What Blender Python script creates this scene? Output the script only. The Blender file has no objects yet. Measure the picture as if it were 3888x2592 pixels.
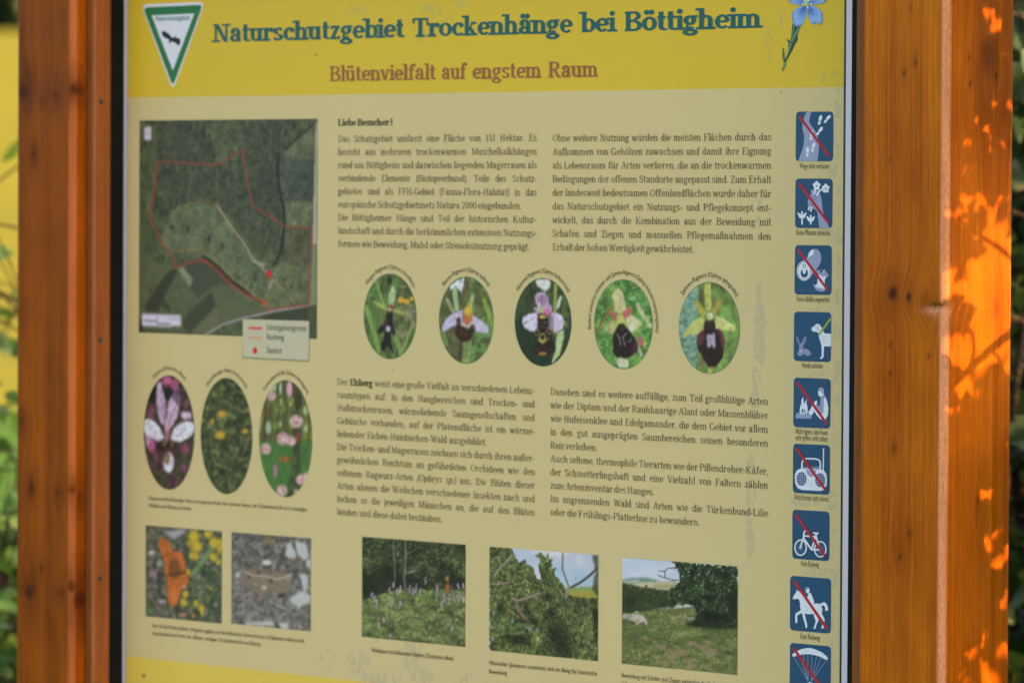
import bpy, bmesh, math, random
import numpy as np
from mathutils import Vector
from mathutils.geometry import tessellate_polygon
rad = math.radians
S = bpy.context.scene
C = S.collection

# ------------------------------------------------------------------ camera
F_PX = 18300.0                        # focal length in pixels of the 3888 px wide frame
CAM = np.array([4.5712, -3.9455, 1.600])
TH, PI_, RO = rad(44.5888), rad(1.7777), rad(0.3035)
Fw = np.array([-math.sin(TH)*math.cos(PI_), math.cos(TH)*math.cos(PI_), -math.sin(PI_)])
r_ = np.array([math.cos(TH), math.sin(TH), 0.0]); u_ = np.cross(r_, Fw)
Rt = r_*math.cos(RO) + u_*math.sin(RO); Up = -r_*math.sin(RO) + u_*math.cos(RO)
cd = bpy.data.cameras.new('camera'); cam = bpy.data.objects.new('camera', cd); C.objects.link(cam)
from mathutils import Matrix
M4 = Matrix(((Rt[0], Up[0], -Fw[0], CAM[0]), (Rt[1], Up[1], -Fw[1], CAM[1]), (Rt[2], Up[2], -Fw[2], CAM[2]), (0, 0, 0, 1)))
cam.matrix_world = M4
cd.sensor_width = 22.2; cd.lens = F_PX*22.2/3888; cd.clip_start = 0.1; cd.clip_end = 5000
cd.dof.use_dof = True; cd.dof.focus_distance = 5.16; cd.dof.aperture_fstop = 4.6
cd.dof.aperture_blades = 0
S.camera = cam

def ray(u, v):
    return Fw + (u-1944)/F_PX*Rt - (v-1296)/F_PX*Up
def at(u, v, y=0.0):                  # point of the plane y = const seen at photo pixel (u, v)
    d = ray(u, v); t = (y-CAM[1])/d[1]; return CAM + t*d
def atx(u, v, x):
    d = ray(u, v); t = (x-CAM[0])/d[0]; return CAM + t*d
def proj(x, y, z):                    # arrays -> photo pixels
    dx, dy, dz = x-CAM[0], y-CAM[1], z-CAM[2]
    w = dx*Fw[0]+dy*Fw[1]+dz*Fw[2]
    return 1944+F_PX*(dx*Rt[0]+dy*Rt[1]+dz*Rt[2])/w, 1296-F_PX*(dx*Up[0]+dy*Up[1]+dz*Up[2])/w

# ------------------------------------------------------------------ light
SUN_AZ, SUN_EL = rad(66), rad(19)     # azimuth clockwise from +Y
sdir = np.array([math.sin(SUN_AZ)*math.cos(SUN_EL), math.cos(SUN_AZ)*math.cos(SUN_EL), math.sin(SUN_EL)])
W = bpy.data.worlds.new('World'); S.world = W; W.use_nodes = True
nt = W.node_tree; sk = nt.nodes.new('ShaderNodeTexSky'); sk.sky_type = 'NISHITA'; sk.sun_disc = False
sk.air_density = 0.6; sk.dust_density = 6.0; sk.ozone_density = 0.3; sk.sun_elevation = SUN_EL; sk.sun_rotation = SUN_AZ
nt.links.new(sk.outputs[0], nt.nodes['Background'].inputs[0]); nt.nodes['Background'].inputs[1].default_value = 0.15
sl = bpy.data.lights.new('sun', 'SUN'); sl.energy = 2.0; sl.angle = rad(0.53); sl.color = (1.0, 0.50, 0.12)
so = bpy.data.objects.new('sun', sl); C.objects.link(so)
so.rotation_euler = Vector(sdir).to_track_quat('Z', 'Y').to_euler()
S.view_settings.view_transform = 'Standard'; S.view_settings.look = 'None'
S.view_settings.exposure = 2.52; S.view_settings.gamma = 1.0
try: S.view_settings.use_curve_mapping = False
except Exception: pass
S.cycles.use_denoising = True
S.cycles.sample_clamp_indirect = 6

# ------------------------------------------------------------------ helpers
def lin(c): 
    c = np.asarray(c, float)/255.0
    return np.where(c <= .04045, c/12.92, ((c+.055)/1.055)**2.4)
KL = 1.0                             # brightness of white under the shade light of the photograph
WBAL = np.array([.640, .805, .90])
def alb(c):                           # pigment colour that shows as sRGB c under that light
    return np.clip(lin(c)/(KL*WBAL), 0.0, 0.9)

def newmat(name):
    m = bpy.data.materials.new(name); m.use_nodes = True
    return m, m.node_tree, m.node_tree.nodes['Principled BSDF']
def mat(name, col, rough=.6, spec=.4, metal=0):
    m, t, b = newmat(name); b.inputs['Base Color'].default_value = (*col, 1); b.inputs['Roughness'].default_value = rough
    b.inputs['Specular IOR Level'].default_value = spec; b.inputs['Metallic'].default_value = metal
    return m
def N(t, typ, **kw):
    n = t.nodes.new(typ)
    for k, v in kw.items():
        if k.startswith('i_'): n.inputs[k[2:]].default_value = v
        else: setattr(n, k, v)
    return n

def link_mesh(name, me, m, parent=None):
    o = bpy.data.objects.new(name, me); C.objects.link(o)
    if m is not None: me.materials.append(m)
    if parent is not None: o.parent = parent
    return o
def thing(name, label, cat, loc=(0, 0, 0), group=None):
    o = bpy.data.objects.new(name, None); C.objects.link(o); o.location = loc
    o['label'] = label; o['category'] = cat; o.empty_display_size = .1
    if group: o['group'] = group
    return o
def mesh_np(name, V, Fc, col=None, m=None, parent=None, smooth=False, attrs=None):
    me = bpy.data.meshes.new(name)
    V = np.asarray(V, np.float32); me.vertices.add(len(V)); me.vertices.foreach_set('co', V.ravel())
    lens = np.array([len(f) for f in Fc], np.int32) if not isinstance(Fc, np.ndarray) else np.full(len(Fc), Fc.shape[1], np.int32)
    idx = np.concatenate([np.asarray(f, np.int32) for f in Fc]) if not isinstance(Fc, np.ndarray) else Fc.astype(np.int32).ravel()
    me.loops.add(len(idx)); me.loops.foreach_set('vertex_index', idx)
    me.polygons.add(len(lens)); me.polygons.foreach_set('loop_start', np.concatenate([[0], np.cumsum(lens)[:-1]]).astype(np.int32))
    me.polygons.foreach_set('use_smooth', np.full(len(lens), smooth))
    me.update(calc_edges=True); me.validate()
    if col is not None:
        a = me.color_attributes.new('Col', 'FLOAT_COLOR', 'POINT')
        c4 = np.ones((len(V), 4), np.float32); c4[:, :3] = col; a.data.foreach_set('color', c4.ravel())
    for k, v in (attrs or {}).items():
        a = me.attributes.new(k, 'FLOAT', 'POINT'); a.data.foreach_set('value', np.asarray(v, np.float32))
    return link_mesh(name, me, m, parent)
def boxm(name, x0, x1, y0, y1, z0, z1, m, parent=None, bev=.0):
    bm = bmesh.new(); bmesh.ops.create_cube(bm, size=1)
    for v in bm.verts: v.co = Vector(((x0+x1)/2+v.co.x*(x1-x0), (y0+y1)/2+v.co.y*(y1-y0), (z0+z1)/2+v.co.z*(z1-z0)))
    if bev: bmesh.ops.bevel(bm, geom=bm.edges[:], offset=bev, segments=2, affect='EDGES', profile=.5)
    me = bpy.data.meshes.new(name); bm.to_mesh(me); bm.free()
    return link_mesh(name, me, m, parent)

# value noise
def vnoise(x, y, seed=0):
    xi = np.floor(x).astype(np.int64); yi = np.floor(y).astype(np.int64); fx = x-xi; fy = y-yi
    fx = fx*fx*(3-2*fx); fy = fy*fy*(3-2*fy)
    def h(a, b):
        n = (a*374761393 + b*668265263 + seed*1442695041) & 0xffffffff
        n = ((n ^ (n >> 13))*1274126177) & 0xffffffff
        return ((n ^ (n >> 16)) & 0xffff)/65535.0
    return (h(xi, yi)*(1-fx)+h(xi+1, yi)*fx)*(1-fy)+(h(xi, yi+1)*(1-fx)+h(xi+1, yi+1)*fx)*fy
def fbm(x, y, seed=0, o=4):
    s = 0; a = .5; t = 0
    for k in range(o):
        s = s+a*vnoise(x*2**k+17.3*k, y*2**k+5.1*k, seed+k*7); t += a; a *= .55
    return s/t

# ------------------------------------------------------------------ materials
def print_material():
    m, t, b = newmat('printed_laminate')
    a = N(t, 'ShaderNodeAttribute', attribute_name='Col'); t.links.new(a.outputs['Color'], b.inputs['Base Color'])
    b.inputs['Roughness'].default_value = .42; b.inputs['Specular IOR Level'].default_value = .22
    n = N(t, 'ShaderNodeTexNoise', i_Scale=600.0, i_Detail=2.0); bp = N(t, 'ShaderNodeBump', i_Strength=.05, i_Distance=.0005)
    t.links.new(n.outputs['Fac'], bp.inputs['Height']); t.links.new(bp.outputs[0], b.inputs['Normal'])
    return m
PRINT = print_material()
def ground_print_material():          # printed background with faded, worn blotches
    m, t, b = newmat('printed_laminate_worn')
    a = N(t, 'ShaderNodeAttribute', attribute_name='Col'); st = N(t, 'ShaderNodeAttribute', attribute_name='stain')
    tc = N(t, 'ShaderNodeTexCoord'); mp = N(t, 'ShaderNodeMapping'); mp.inputs['Scale'].default_value = (1, 1, .62)
    t.links.new(tc.outputs['Object'], mp.inputs[0])
    n = N(t, 'ShaderNodeTexNoise', i_Scale=140.0, i_Detail=4.0, i_Roughness=.6); t.links.new(mp.outputs[0], n.inputs['Vector'])
    ad = N(t, 'ShaderNodeMath', operation='ADD'); t.links.new(n.outputs['Fac'], ad.inputs[0]); t.links.new(st.outputs['Fac'], ad.inputs[1])
    mr = N(t, 'ShaderNodeMapRange'); mr.interpolation_type = 'SMOOTHSTEP'
    mr.inputs['From Min'].default_value = .90; mr.inputs['From Max'].default_value = 1.0
    t.links.new(ad.outputs[0], mr.inputs[0])
    ml = N(t, 'ShaderNodeMath', operation='MULTIPLY'); ml.inputs[1].default_value = .42; t.links.new(mr.outputs[0], ml.inputs[0])
    mx = N(t, 'ShaderNodeMix', data_type='RGBA'); t.links.new(ml.outputs[0], mx.inputs['Factor'])
    mu = N(t, 'ShaderNodeMix', data_type='RGBA', blend_type='MIX'); mu.inputs['Factor'].default_value = .55
    mu.inputs[7].default_value = (*alb((118, 132, 132)), 1)
    t.links.new(a.outputs['Color'], mu.inputs[6]); t.links.new(a.outputs['Color'], mx.inputs[6]); t.links.new(mu.outputs[2], mx.inputs[7])
    # slight fading of the inks
    n2 = N(t, 'ShaderNodeTexNoise', i_Scale=3.0, i_Detail=3.0); t.links.new(tc.outputs['Object'], n2.inputs['Vector'])
    r2 = N(t, 'ShaderNodeMapRange'); r2.inputs['To Min'].default_value = .94; r2.inputs['To Max'].default_value = 1.05; t.links.new(n2.outputs['Fac'], r2.inputs[0])
    n3 = N(t, 'ShaderNodeTexNoise', i_Scale=420.0, i_Detail=2.0); t.links.new(tc.outputs['Object'], n3.inputs['Vector'])
    r3 = N(t, 'ShaderNodeMapRange'); r3.inputs['To Min'].default_value = .96; r3.inputs['To Max'].default_value = 1.04; t.links.new(n3.outputs['Fac'], r3.inputs[0])
    mm = N(t, 'ShaderNodeMath', operation='MULTIPLY'); t.links.new(r2.outputs[0], mm.inputs[0]); t.links.new(r3.outputs[0], mm.inputs[1])
    vs = N(t, 'ShaderNodeVectorMath', operation='SCALE'); t.links.new(mx.outputs[2], vs.inputs[0]); t.links.new(mm.outputs[0], vs.inputs['Scale'])
    t.links.new(vs.outputs[0], b.inputs['Base Color'])
    b.inputs['Roughness'].default_value = .42; b.inputs['Specular IOR Level'].default_value = .22
    return m
WORN = ground_print_material()
WHITE = mat('white_board_edge', tuple(alb((196, 194, 208))), .5, .3)
BLACKL = mat('dark_edge_strip', (.02, .022, .02), .5)
RUBBER = mat('black_rubber_gasket', (.005, .0045, .0035), .6, .12)
SCREW = mat('screw_metal', (.07, .085, .06), .4, .5, .6)

def wood_material(name, c_dark, c_light, c_wear, seed, spec=.35):
    m, t, b = newmat(name)
    gx = N(t, 'ShaderNodeAttribute', attribute_name='gx'); kn = N(t, 'ShaderNodeAttribute', attribute_name='knot')
    we = N(t, 'ShaderNodeAttribute', attribute_name='wear'); tc = N(t, 'ShaderNodeTexCoord'); sp = N(t, 'ShaderNodeSeparateXYZ')
    t.links.new(tc.outputs['Object'], sp.inputs[0])
    def vec(sx, sz, off):
        a = N(t, 'ShaderNodeMath', operation='MULTIPLY_ADD'); a.inputs[1].default_value = sx; a.inputs[2].default_value = off; t.links.new(gx.outputs['Fac'], a.inputs[0])
        z = N(t, 'ShaderNodeMath', operation='MULTIPLY'); z.inputs[1].default_value = sz; t.links.new(sp.outputs['Z'], z.inputs[0])
        c = N(t, 'ShaderNodeCombineXYZ'); t.links.new(a.outputs[0], c.inputs[0]); t.links.new(z.outputs[0], c.inputs[1]); c.inputs[2].default_value = seed
        return c
    def noise(v, det=3., ro=.55):
        n = N(t, 'ShaderNodeTexNoise', i_Scale=1.0, i_Detail=det, i_Roughness=ro); t.links.new(v.outputs[0], n.inputs['Vector']); return n
    broad = noise(vec(34, 1.1, 0)); ring = noise(vec(230, 1.3, 3), 4, .6); fib = noise(vec(900, 22, 9), 2); blot = noise(vec(14, 7, 5), 4, .6)
    pores = noise(vec(520, 170, 21), 2)
    def mr(n, a, bb, lo, hi, sock='Fac'):
        r = N(t, 'ShaderNodeMapRange'); r.inputs['From Min'].default_value = a; r.inputs['From Max'].default_value = bb
        r.inputs['To Min'].default_value = lo; r.inputs['To Max'].default_value = hi; t.links.new(n.outputs[sock], r.inputs[0]); return r
    def add(a, bb):
        x = N(t, 'ShaderNodeMath', operation='ADD'); t.links.new(a.outputs[0], x.inputs[0]); t.links.new(bb.outputs[0], x.inputs[1]); return x
    def mul(a, bb):
        x = N(t, 'ShaderNodeMath', operation='MULTIPLY'); t.links.new(a.outputs[0], x.inputs[0]); t.links.new(bb.outputs[0], x.inputs[1]); return x
    f = add(add(mr(broad, .3, .7, .0, .42), mr(ring, .3, .7, -.06, .40)), mr(blot, .3, .7, -.04, .30)); f.use_clamp = True
    mx = N(t, 'ShaderNodeMix', data_type='RGBA'); t.links.new(f.outputs[0], mx.inputs['Factor'])
    mx.inputs[6].default_value = (*c_dark, 1); mx.inputs[7].default_value = (*c_light, 1)
    sc = mul(mr(fib, .3, .7, .80, 1.14), mr(pores, .24, .38, .62, 1.0))
    vs = N(t, 'ShaderNodeVectorMath', operation='SCALE'); t.links.new(mx.outputs[2], vs.inputs[0]); t.links.new(sc.outputs[0], vs.inputs['Scale'])
    m1 = N(t, 'ShaderNodeMix', data_type='RGBA'); t.links.new(kn.outputs['Fac'], m1.inputs['Factor']); t.links.new(vs.outputs[0], m1.inputs[6])
    m1.inputs[7].default_value = (.060, .012, .003, 1)
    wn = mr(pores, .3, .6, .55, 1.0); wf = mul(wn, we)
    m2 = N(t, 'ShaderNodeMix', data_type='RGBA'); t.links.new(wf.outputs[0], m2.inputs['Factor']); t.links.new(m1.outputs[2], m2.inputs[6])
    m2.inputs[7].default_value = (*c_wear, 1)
    t.links.new(m2.outputs[2], b.inputs['Base Color'])
    rr = mr(blot, .3, .7, .36, .5); t.links.new(rr.outputs[0], b.inputs['Roughness'])
    b.inputs['Specular IOR Level'].default_value = spec
    hsum = add(mr(ring, .2, .8, 0, 1), mr(fib, .2, .8, 0, .5))
    bp = N(t, 'ShaderNodeBump', i_Strength=.35, i_Distance=.0006); t.links.new(hsum.outputs[0], bp.inputs['Height']); t.links.new(bp.outputs[0], b.inputs['Normal'])
    return m
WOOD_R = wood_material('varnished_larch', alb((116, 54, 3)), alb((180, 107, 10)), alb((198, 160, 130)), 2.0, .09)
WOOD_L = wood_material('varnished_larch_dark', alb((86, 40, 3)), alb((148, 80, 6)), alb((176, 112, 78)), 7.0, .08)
WOOD_B = wood_material('varnished_batten', alb((98, 58, 28)), alb((134, 84, 44)), alb((160, 112, 80)), 11.0, .09)

# ------------------------------------------------------------------ ground, field, far trees
def noise_ground(name, c1, c2, c3, sc, rough=.9):
    m, t, b = newmat(name); tc = N(t, 'ShaderNodeTexCoord')
    n = N(t, 'ShaderNodeTexNoise', i_Scale=sc, i_Detail=6.0, i_Roughness=.65); n2 = N(t, 'ShaderNodeTexNoise', i_Scale=sc*14, i_Detail=4.0)
    t.links.new(tc.outputs['Object'], n.inputs['Vector']); t.links.new(tc.outputs['Object'], n2.inputs['Vector'])
    r = N(t, 'ShaderNodeValToRGB'); r.color_ramp.elements[0].position = .3; r.color_ramp.elements[0].color = (*c1, 1)
    r.color_ramp.elements[1].position = .7; r.color_ramp.elements[1].color = (*c2, 1); t.links.new(n.outputs['Fac'], r.inputs[0])
    mx = N(t, 'ShaderNodeMix', data_type='RGBA'); g = N(t, 'ShaderNodeMapRange'); g.inputs['From Min'].default_value = .45; g.inputs['From Max'].default_value = .75
    t.links.new(n2.outputs['Fac'], g.inputs[0]); t.links.new(g.outputs[0], mx.inputs['Factor']); t.links.new(r.outputs[0], mx.inputs[6]); mx.inputs[7].default_value = (*c3, 1)
    t.links.new(mx.outputs[2], b.inputs['Base Color']); b.inputs['Roughness'].default_value = rough; b.inputs['Specular IOR Level'].default_value = .02
    bp = N(t, 'ShaderNodeBump', i_Strength=.8, i_Distance=.05); t.links.new(n2.outputs['Fac'], bp.inputs['Height']); t.links.new(bp.outputs[0], b.inputs['Normal'])
    return m
M_MEADOW = noise_ground('meadow_turf', (.03, .085, .01), (.05, .12, .012), (.08, .11, .025), 1.3)
M_RAPE = noise_ground('rape_in_flower', (.125, .112, .009), (.18, .155, .012), (.08, .095, .012), .25)
def height(x, y):
    r = np.hypot(x-CAM[0], y-CAM[1]); s = np.clip((r-42)/210, 0, 1); s = s*s*(3-2*s)
    g = np.clip((y+20)/60, 0, 1); return 9.2*s*g + .06*(fbm(x/3., y/3., 3)-.5)*np.clip((r-7)/10, 0, 1)
def sheet(name, r0, r1, a0, a1, nr, na, dz, m):
    rr = np.geomspace(max(r0, .5), r1, nr); aa = np.linspace(rad(a0), rad(a1), na)
    Rg, A = np.meshgrid(rr, aa, indexing='ij'); X = CAM[0]+Rg*np.sin(A); Y = CAM[1]+Rg*np.cos(A); Z = height(X, Y)+dz*np.clip((Rg-rr[0])/3-.2, -.2, 1)
    V = np.stack([X, Y, Z], -1).reshape(-1, 3); i = np.arange(nr-1)[:, None]*na+np.arange(na-1)[None]
    Fq = np.stack([i, i+1, i+na+1, i+na], -1).reshape(-1, 4)[:, ::-1]
    o = mesh_np(name, V, Fq, m=m, smooth=True); o['kind'] = 'structure'; return o
sheet('ground', .5, 3000, 0, 360, 90, 181, 0, M_MEADOW)
sheet('field', 35, 262, -85, 20, 40, 90, .12, M_RAPE)

def leaf_mat(name, c1, c2, sc=6.0, trans=.45):
    m, t, b = newmat(name); tc = N(t, 'ShaderNodeTexCoord'); n = N(t, 'ShaderNodeTexNoise', i_Scale=sc, i_Detail=2.0); t.links.new(tc.outputs['Object'], n.inputs['Vector'])
    mx = N(t, 'ShaderNodeMix', data_type='RGBA'); t.links.new(n.outputs['Fac'], mx.inputs['Factor']); mx.inputs[6].default_value = (*c1, 1); mx.inputs[7].default_value = (*c2, 1)
    t.links.new(mx.outputs[2], b.inputs['Base Color']); b.inputs['Roughness'].default_value = .5; b.inputs['Specular IOR Level'].default_value = .3
    tr = N(t, 'ShaderNodeBsdfTranslucent'); t.links.new(mx.outputs[2], tr.inputs['Color']); ms = N(t, 'ShaderNodeMixShader'); ms.inputs[0].default_value = trans
    t.links.new(b.outputs[0], ms.inputs[1]); t.links.new(tr.outputs[0], ms.inputs[2]); t.links.new(ms.outputs[0], t.nodes['Material Output'].inputs[0])
    return m
M_LEAF = leaf_mat('shrub_leaf', (.04, .09, .010), (.08, .14, .015), trans=.35)
M_LEAFD = leaf_mat('dark_shrub_leaf', (.015, .035, .008), (.03, .06, .012), trans=.25)
M_FAR = leaf_mat('forest_leaf', (.03, .06, .02), (.07, .10, .03), .4, .2)
M_BARK = noise_ground('grey_brown_bark', (.03, .022, .015), (.07, .05, .035), (.02, .015, .01), 9.0)

def tube_verts(pts, radii, n=6):
    pts = np.asarray(pts, float); V = []; Fc = []
    for k in range(len(pts)):
        a = pts[min(k+1, len(pts)-1)]-pts[max(k-1, 0)]; a = a/np.linalg.norm(a); h = np.array([0, 0, 1.]) if abs(a[2]) < .9 else np.array([1., 0, 0])
        e1 = np.cross(a, h); e1 /= np.linalg.norm(e1); e2 = np.cross(a, e1)
        for q in range(n):
            w = 2*math.pi*q/n; V.append(pts[k]+radii[k]*(math.cos(w)*e1+math.sin(w)*e2))
    for k in range(len(pts)-1):
        for q in range(n): Fc.append((k*n+q, k*n+(q+1) % n, (k+1)*n+(q+1) % n, (k+1)*n+q))
    Fc.append(tuple(range(n))[::-1]); Fc.append(tuple((len(pts)-1)*n+q for q in range(n)))
    return np.array(V), Fc
class Acc:
    def __init__(s): s.V = []; s.F = []; s.n = 0
    def add(s, V, Fc):
        s.V.append(np.asarray(V, float)); s.F += [tuple(int(i)+s.n for i in f) for f in Fc]; s.n += len(V)
    def build(s, name, m, parent=None, smooth=False): return mesh_np(name, np.concatenate(s.V), s.F, m=m, parent=parent, smooth=smooth)
# a lobed leaf outline, folded along its midrib
LEAF = np.array([(0, 0, 0), (.20, .16, .05), (.42, .24, .07), (.46, .15, .04), (.66, .20, .06), (.82, .10, .03), (1, 0, -.06),
                 (.82, -.10, .03), (.66, -.20, .06), (.46, -.15, .04), (.42, -.24, .07), (.20, -.16, .05), (.45, 0, -.02), (.7, 0, -.03)])
LEAF_F = [(0, 12, 1), (1, 12, 2), (2, 12, 3), (3, 12, 13), (3, 13, 4), (4, 13, 5), (5, 13, 6), (6, 13, 7), (7, 13, 8), (8, 13, 9), (9, 13, 12), (9, 12, 10), (10, 12, 11), (11, 12, 0)]
def leaves_mesh(name, P, size, m, parent, rng, up=.3):
    n = len(P); d = rng.normal(size=(n, 3)); d[:, 2] -= up; d /= np.linalg.norm(d, axis=1)[:, None]
    q = rng.normal(size=(n, 3)); s = np.cross(d, q); s /= np.linalg.norm(s, axis=1)[:, None]; w = np.cross(s, d)
    L = LEAF[None]*size[:, None, None]
    V = P[:, None]+L[..., 0:1]*d[:, None]+L[..., 1:2]*s[:, None]*1.5+L[..., 2:3]*w[:, None]
    Fq = (np.array(LEAF_F)[None]+(np.arange(n)*len(LEAF))[:, None, None]).reshape(-1, 3)
    o = mesh_np(name, V.reshape(-1, 3), Fq, m=m, parent=parent); o['kind'] = 'stuff'; return o

# far forest edge: each tree a thing
def far_tree_proto():
    rng = np.random.default_rng(5)
    t = thing('forest_tree', 'broad dark green tree at the forest edge beyond the yellow rape field', 'tree')
    V, Fc = tube_verts([(0, 0, -.5), (.1, 0, 3), (0, .2, 7), (.2, .1, 11)], [.35, .28, .2, .08], 8)
    mesh_np('trunk', V, Fc, m=M_BARK, parent=t, smooth=True)
    P = rng.normal(size=(5200, 3)); P /= np.linalg.norm(P, axis=1)[:, None]; P *= rng.uniform(.45, 1, (5200, 1))**.5
    cl = rng.normal(size=(40, 3)); cl /= np.linalg.norm(cl, axis=1)[:, None]
    k = np.argmax(P@cl.T, axis=1); P = P*(.78+.3*((k*37 % 11)/11.))[:, None]
    P = P*np.array([5.4, 5.4, 6.6])+np.array([0, 0, 5.2])
    leaves_mesh('crown', P, rng.uniform(.5, .95, len(P)), M_FAR, t, rng)
    return t
ft = far_tree_proto(); nfar = 38
rngf = random.Random(3)
for i in range(nfar):
    if i == 0: t = ft
    else:
        t = ft.copy(); C.objects.link(t)
        for ch in ft.children:
            c2 = ch.copy(); C.objects.link(c2); c2.parent = t
    az = rad(-74+i*1.2+rngf.uniform(-.4, .4)); r = 262+rngf.uniform(-5, 9)+(i % 2)*5
    x, y = CAM[0]+r*math.sin(az), CAM[1]+r*math.cos(az); s = rngf.uniform(.85, 1.3)
    t.location = (x, y, float(height(np.array([x]), np.array([y]))[0])); t.rotation_euler = (0, 0, rngf.uniform(0, 6)); t.scale = (s, s, s*rngf.uniform(.9, 1.15))
    t['group'] = 'trees of the forest edge beyond the rape field'

def shrub(name, label, base, hgt, spread, nb, nl, lsize, seed, leafm, lean=(0, 0), bark=M_BARK, rstem=.012, leaf_from=.2, group=None):
    rng = np.random.default_rng(seed); t = thing(name, label, 'shrub', base, group); A = Acc(); LP = []
    for b in range(nb):
        a = rng.uniform(0, 6.283); top = np.array([math.cos(a)*spread*rng.uniform(.3, 1)+lean[0], math.sin(a)*spread*rng.uniform(.3, 1)+lean[1], hgt*rng.uniform(.6, 1)])
        bend = rng.normal(size=3)*.12*hgt; tt = np.linspace(0, 1, 9)
        p = np.array([(0, 0, 0)])*1.0+tt[:, None]*top[None]+(np.sin(tt*3.14159)[:, None]*bend[None]*.6); p[:, 2] = top[2]*tt**.85; p[:, :2] += rng.normal(size=2)*.05*(1-tt)[:, None]
        rr = rstem*(1-.8*tt)*rng.uniform(.6, 1.1); V, Fc = tube_verts(p, rr, 6); A.add(V, Fc)
        for k in range(2, 9):
            for q in range(2):
                d = rng.normal(size=3); d[2] = abs(d[2])*.6; d /= np.linalg.norm(d); L = hgt*rng.uniform(.08, .24)
                s0 = p[k]; w = np.array([s0, s0+d*L*.5+rng.normal(size=3)*.02, s0+d*L+rng.normal(size=3)*.03]); V, Fc = tube_verts(w, rstem*np.array([.35, .25, .12]), 5); A.add(V, Fc)
                m_ = max(1, int(nl/(nb*14))); tq = rng.uniform(leaf_from, 1.1, m_)[:, None]
                LP.append(s0+d*L*tq+rng.normal(size=(m_, 3))*lsize*.9)
    A.build('branches', bark, t, True); P = np.concatenate(LP); P[:, 2] = np.maximum(P[:, 2], .02)
    leaves_mesh('foliage', P, rng.uniform(.6, 1.25, len(P))*lsize, leafm, t, rng)
    return t
def gp(u, dist):                       # ground point seen in column u at a distance
    d = ray(u, 1296); d = d[:2]/np.hypot(*d[:2]); x, y = CAM[0]+d[0]*dist, CAM[1]+d[1]*dist
    return (x, y, float(height(np.array([x]), np.array([y]))[0])-.02)
shrub('thin_bush', 'bare twigged bush with few leaves behind the left post', gp(-260, 7.9), 1.66, .45, 15, 700, .05, 4, M_LEAF, rstem=.008)
shrub('low_shrub', 'low green leafy shrub at the foot of the left post', gp(-240, 8.9), 1.12, .5, 14, 3600, .055, 14, M_LEAF)
shrub('tall_shrub', 'tall dark green shrub behind the right post', gp(4180, 7.4), 2.2, .45, 22, 6500, .06, 8, M_LEAFD)
shrub('leafy_shrub', 'light green leafy shrub beyond the right post', gp(4400, 9.2), 1.5, .8, 18, 4200, .06, 21, M_LEAF)

# ------------------------------------------------------------------ the information board
BOARD = thing('information_board', 'wooden framed nature reserve information board with yellow header standing on two posts', 'information board')
Z0, Z1 = .935, 1.905                # panel
WX = 1.189
yg = -float(atx(421, 1296, 0.0)[1])   # depth of the black channel in front of the print
yb = -float(atx(359, 1296, 0.0)[1])   # front of the batten
xs = float(at(323, 1296, -yb)[0])     # side of the left post
pl_side = atx(286, 1296, xs)          # chamfer start on the side
yp = -float(pl_side[1])+.0055
xl0 = float(at(59, 1296, -yp)[0]); CH = .0055
xrf = float(at(3266, 1296, -yp)[0]); xrc = float(at(3571, 1296, -yp)[0])
_s = atx(3597, 1296, xrc+CH); 
xr_b0 = float(at(3240, 1296, -yb)[0]); xr_g0 = float(at(3225, 1296, -yg)[0]); xr_g1 = xr_b0+.001
y_back = float(atx(3850, 1100, xrc+CH)[1])

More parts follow.
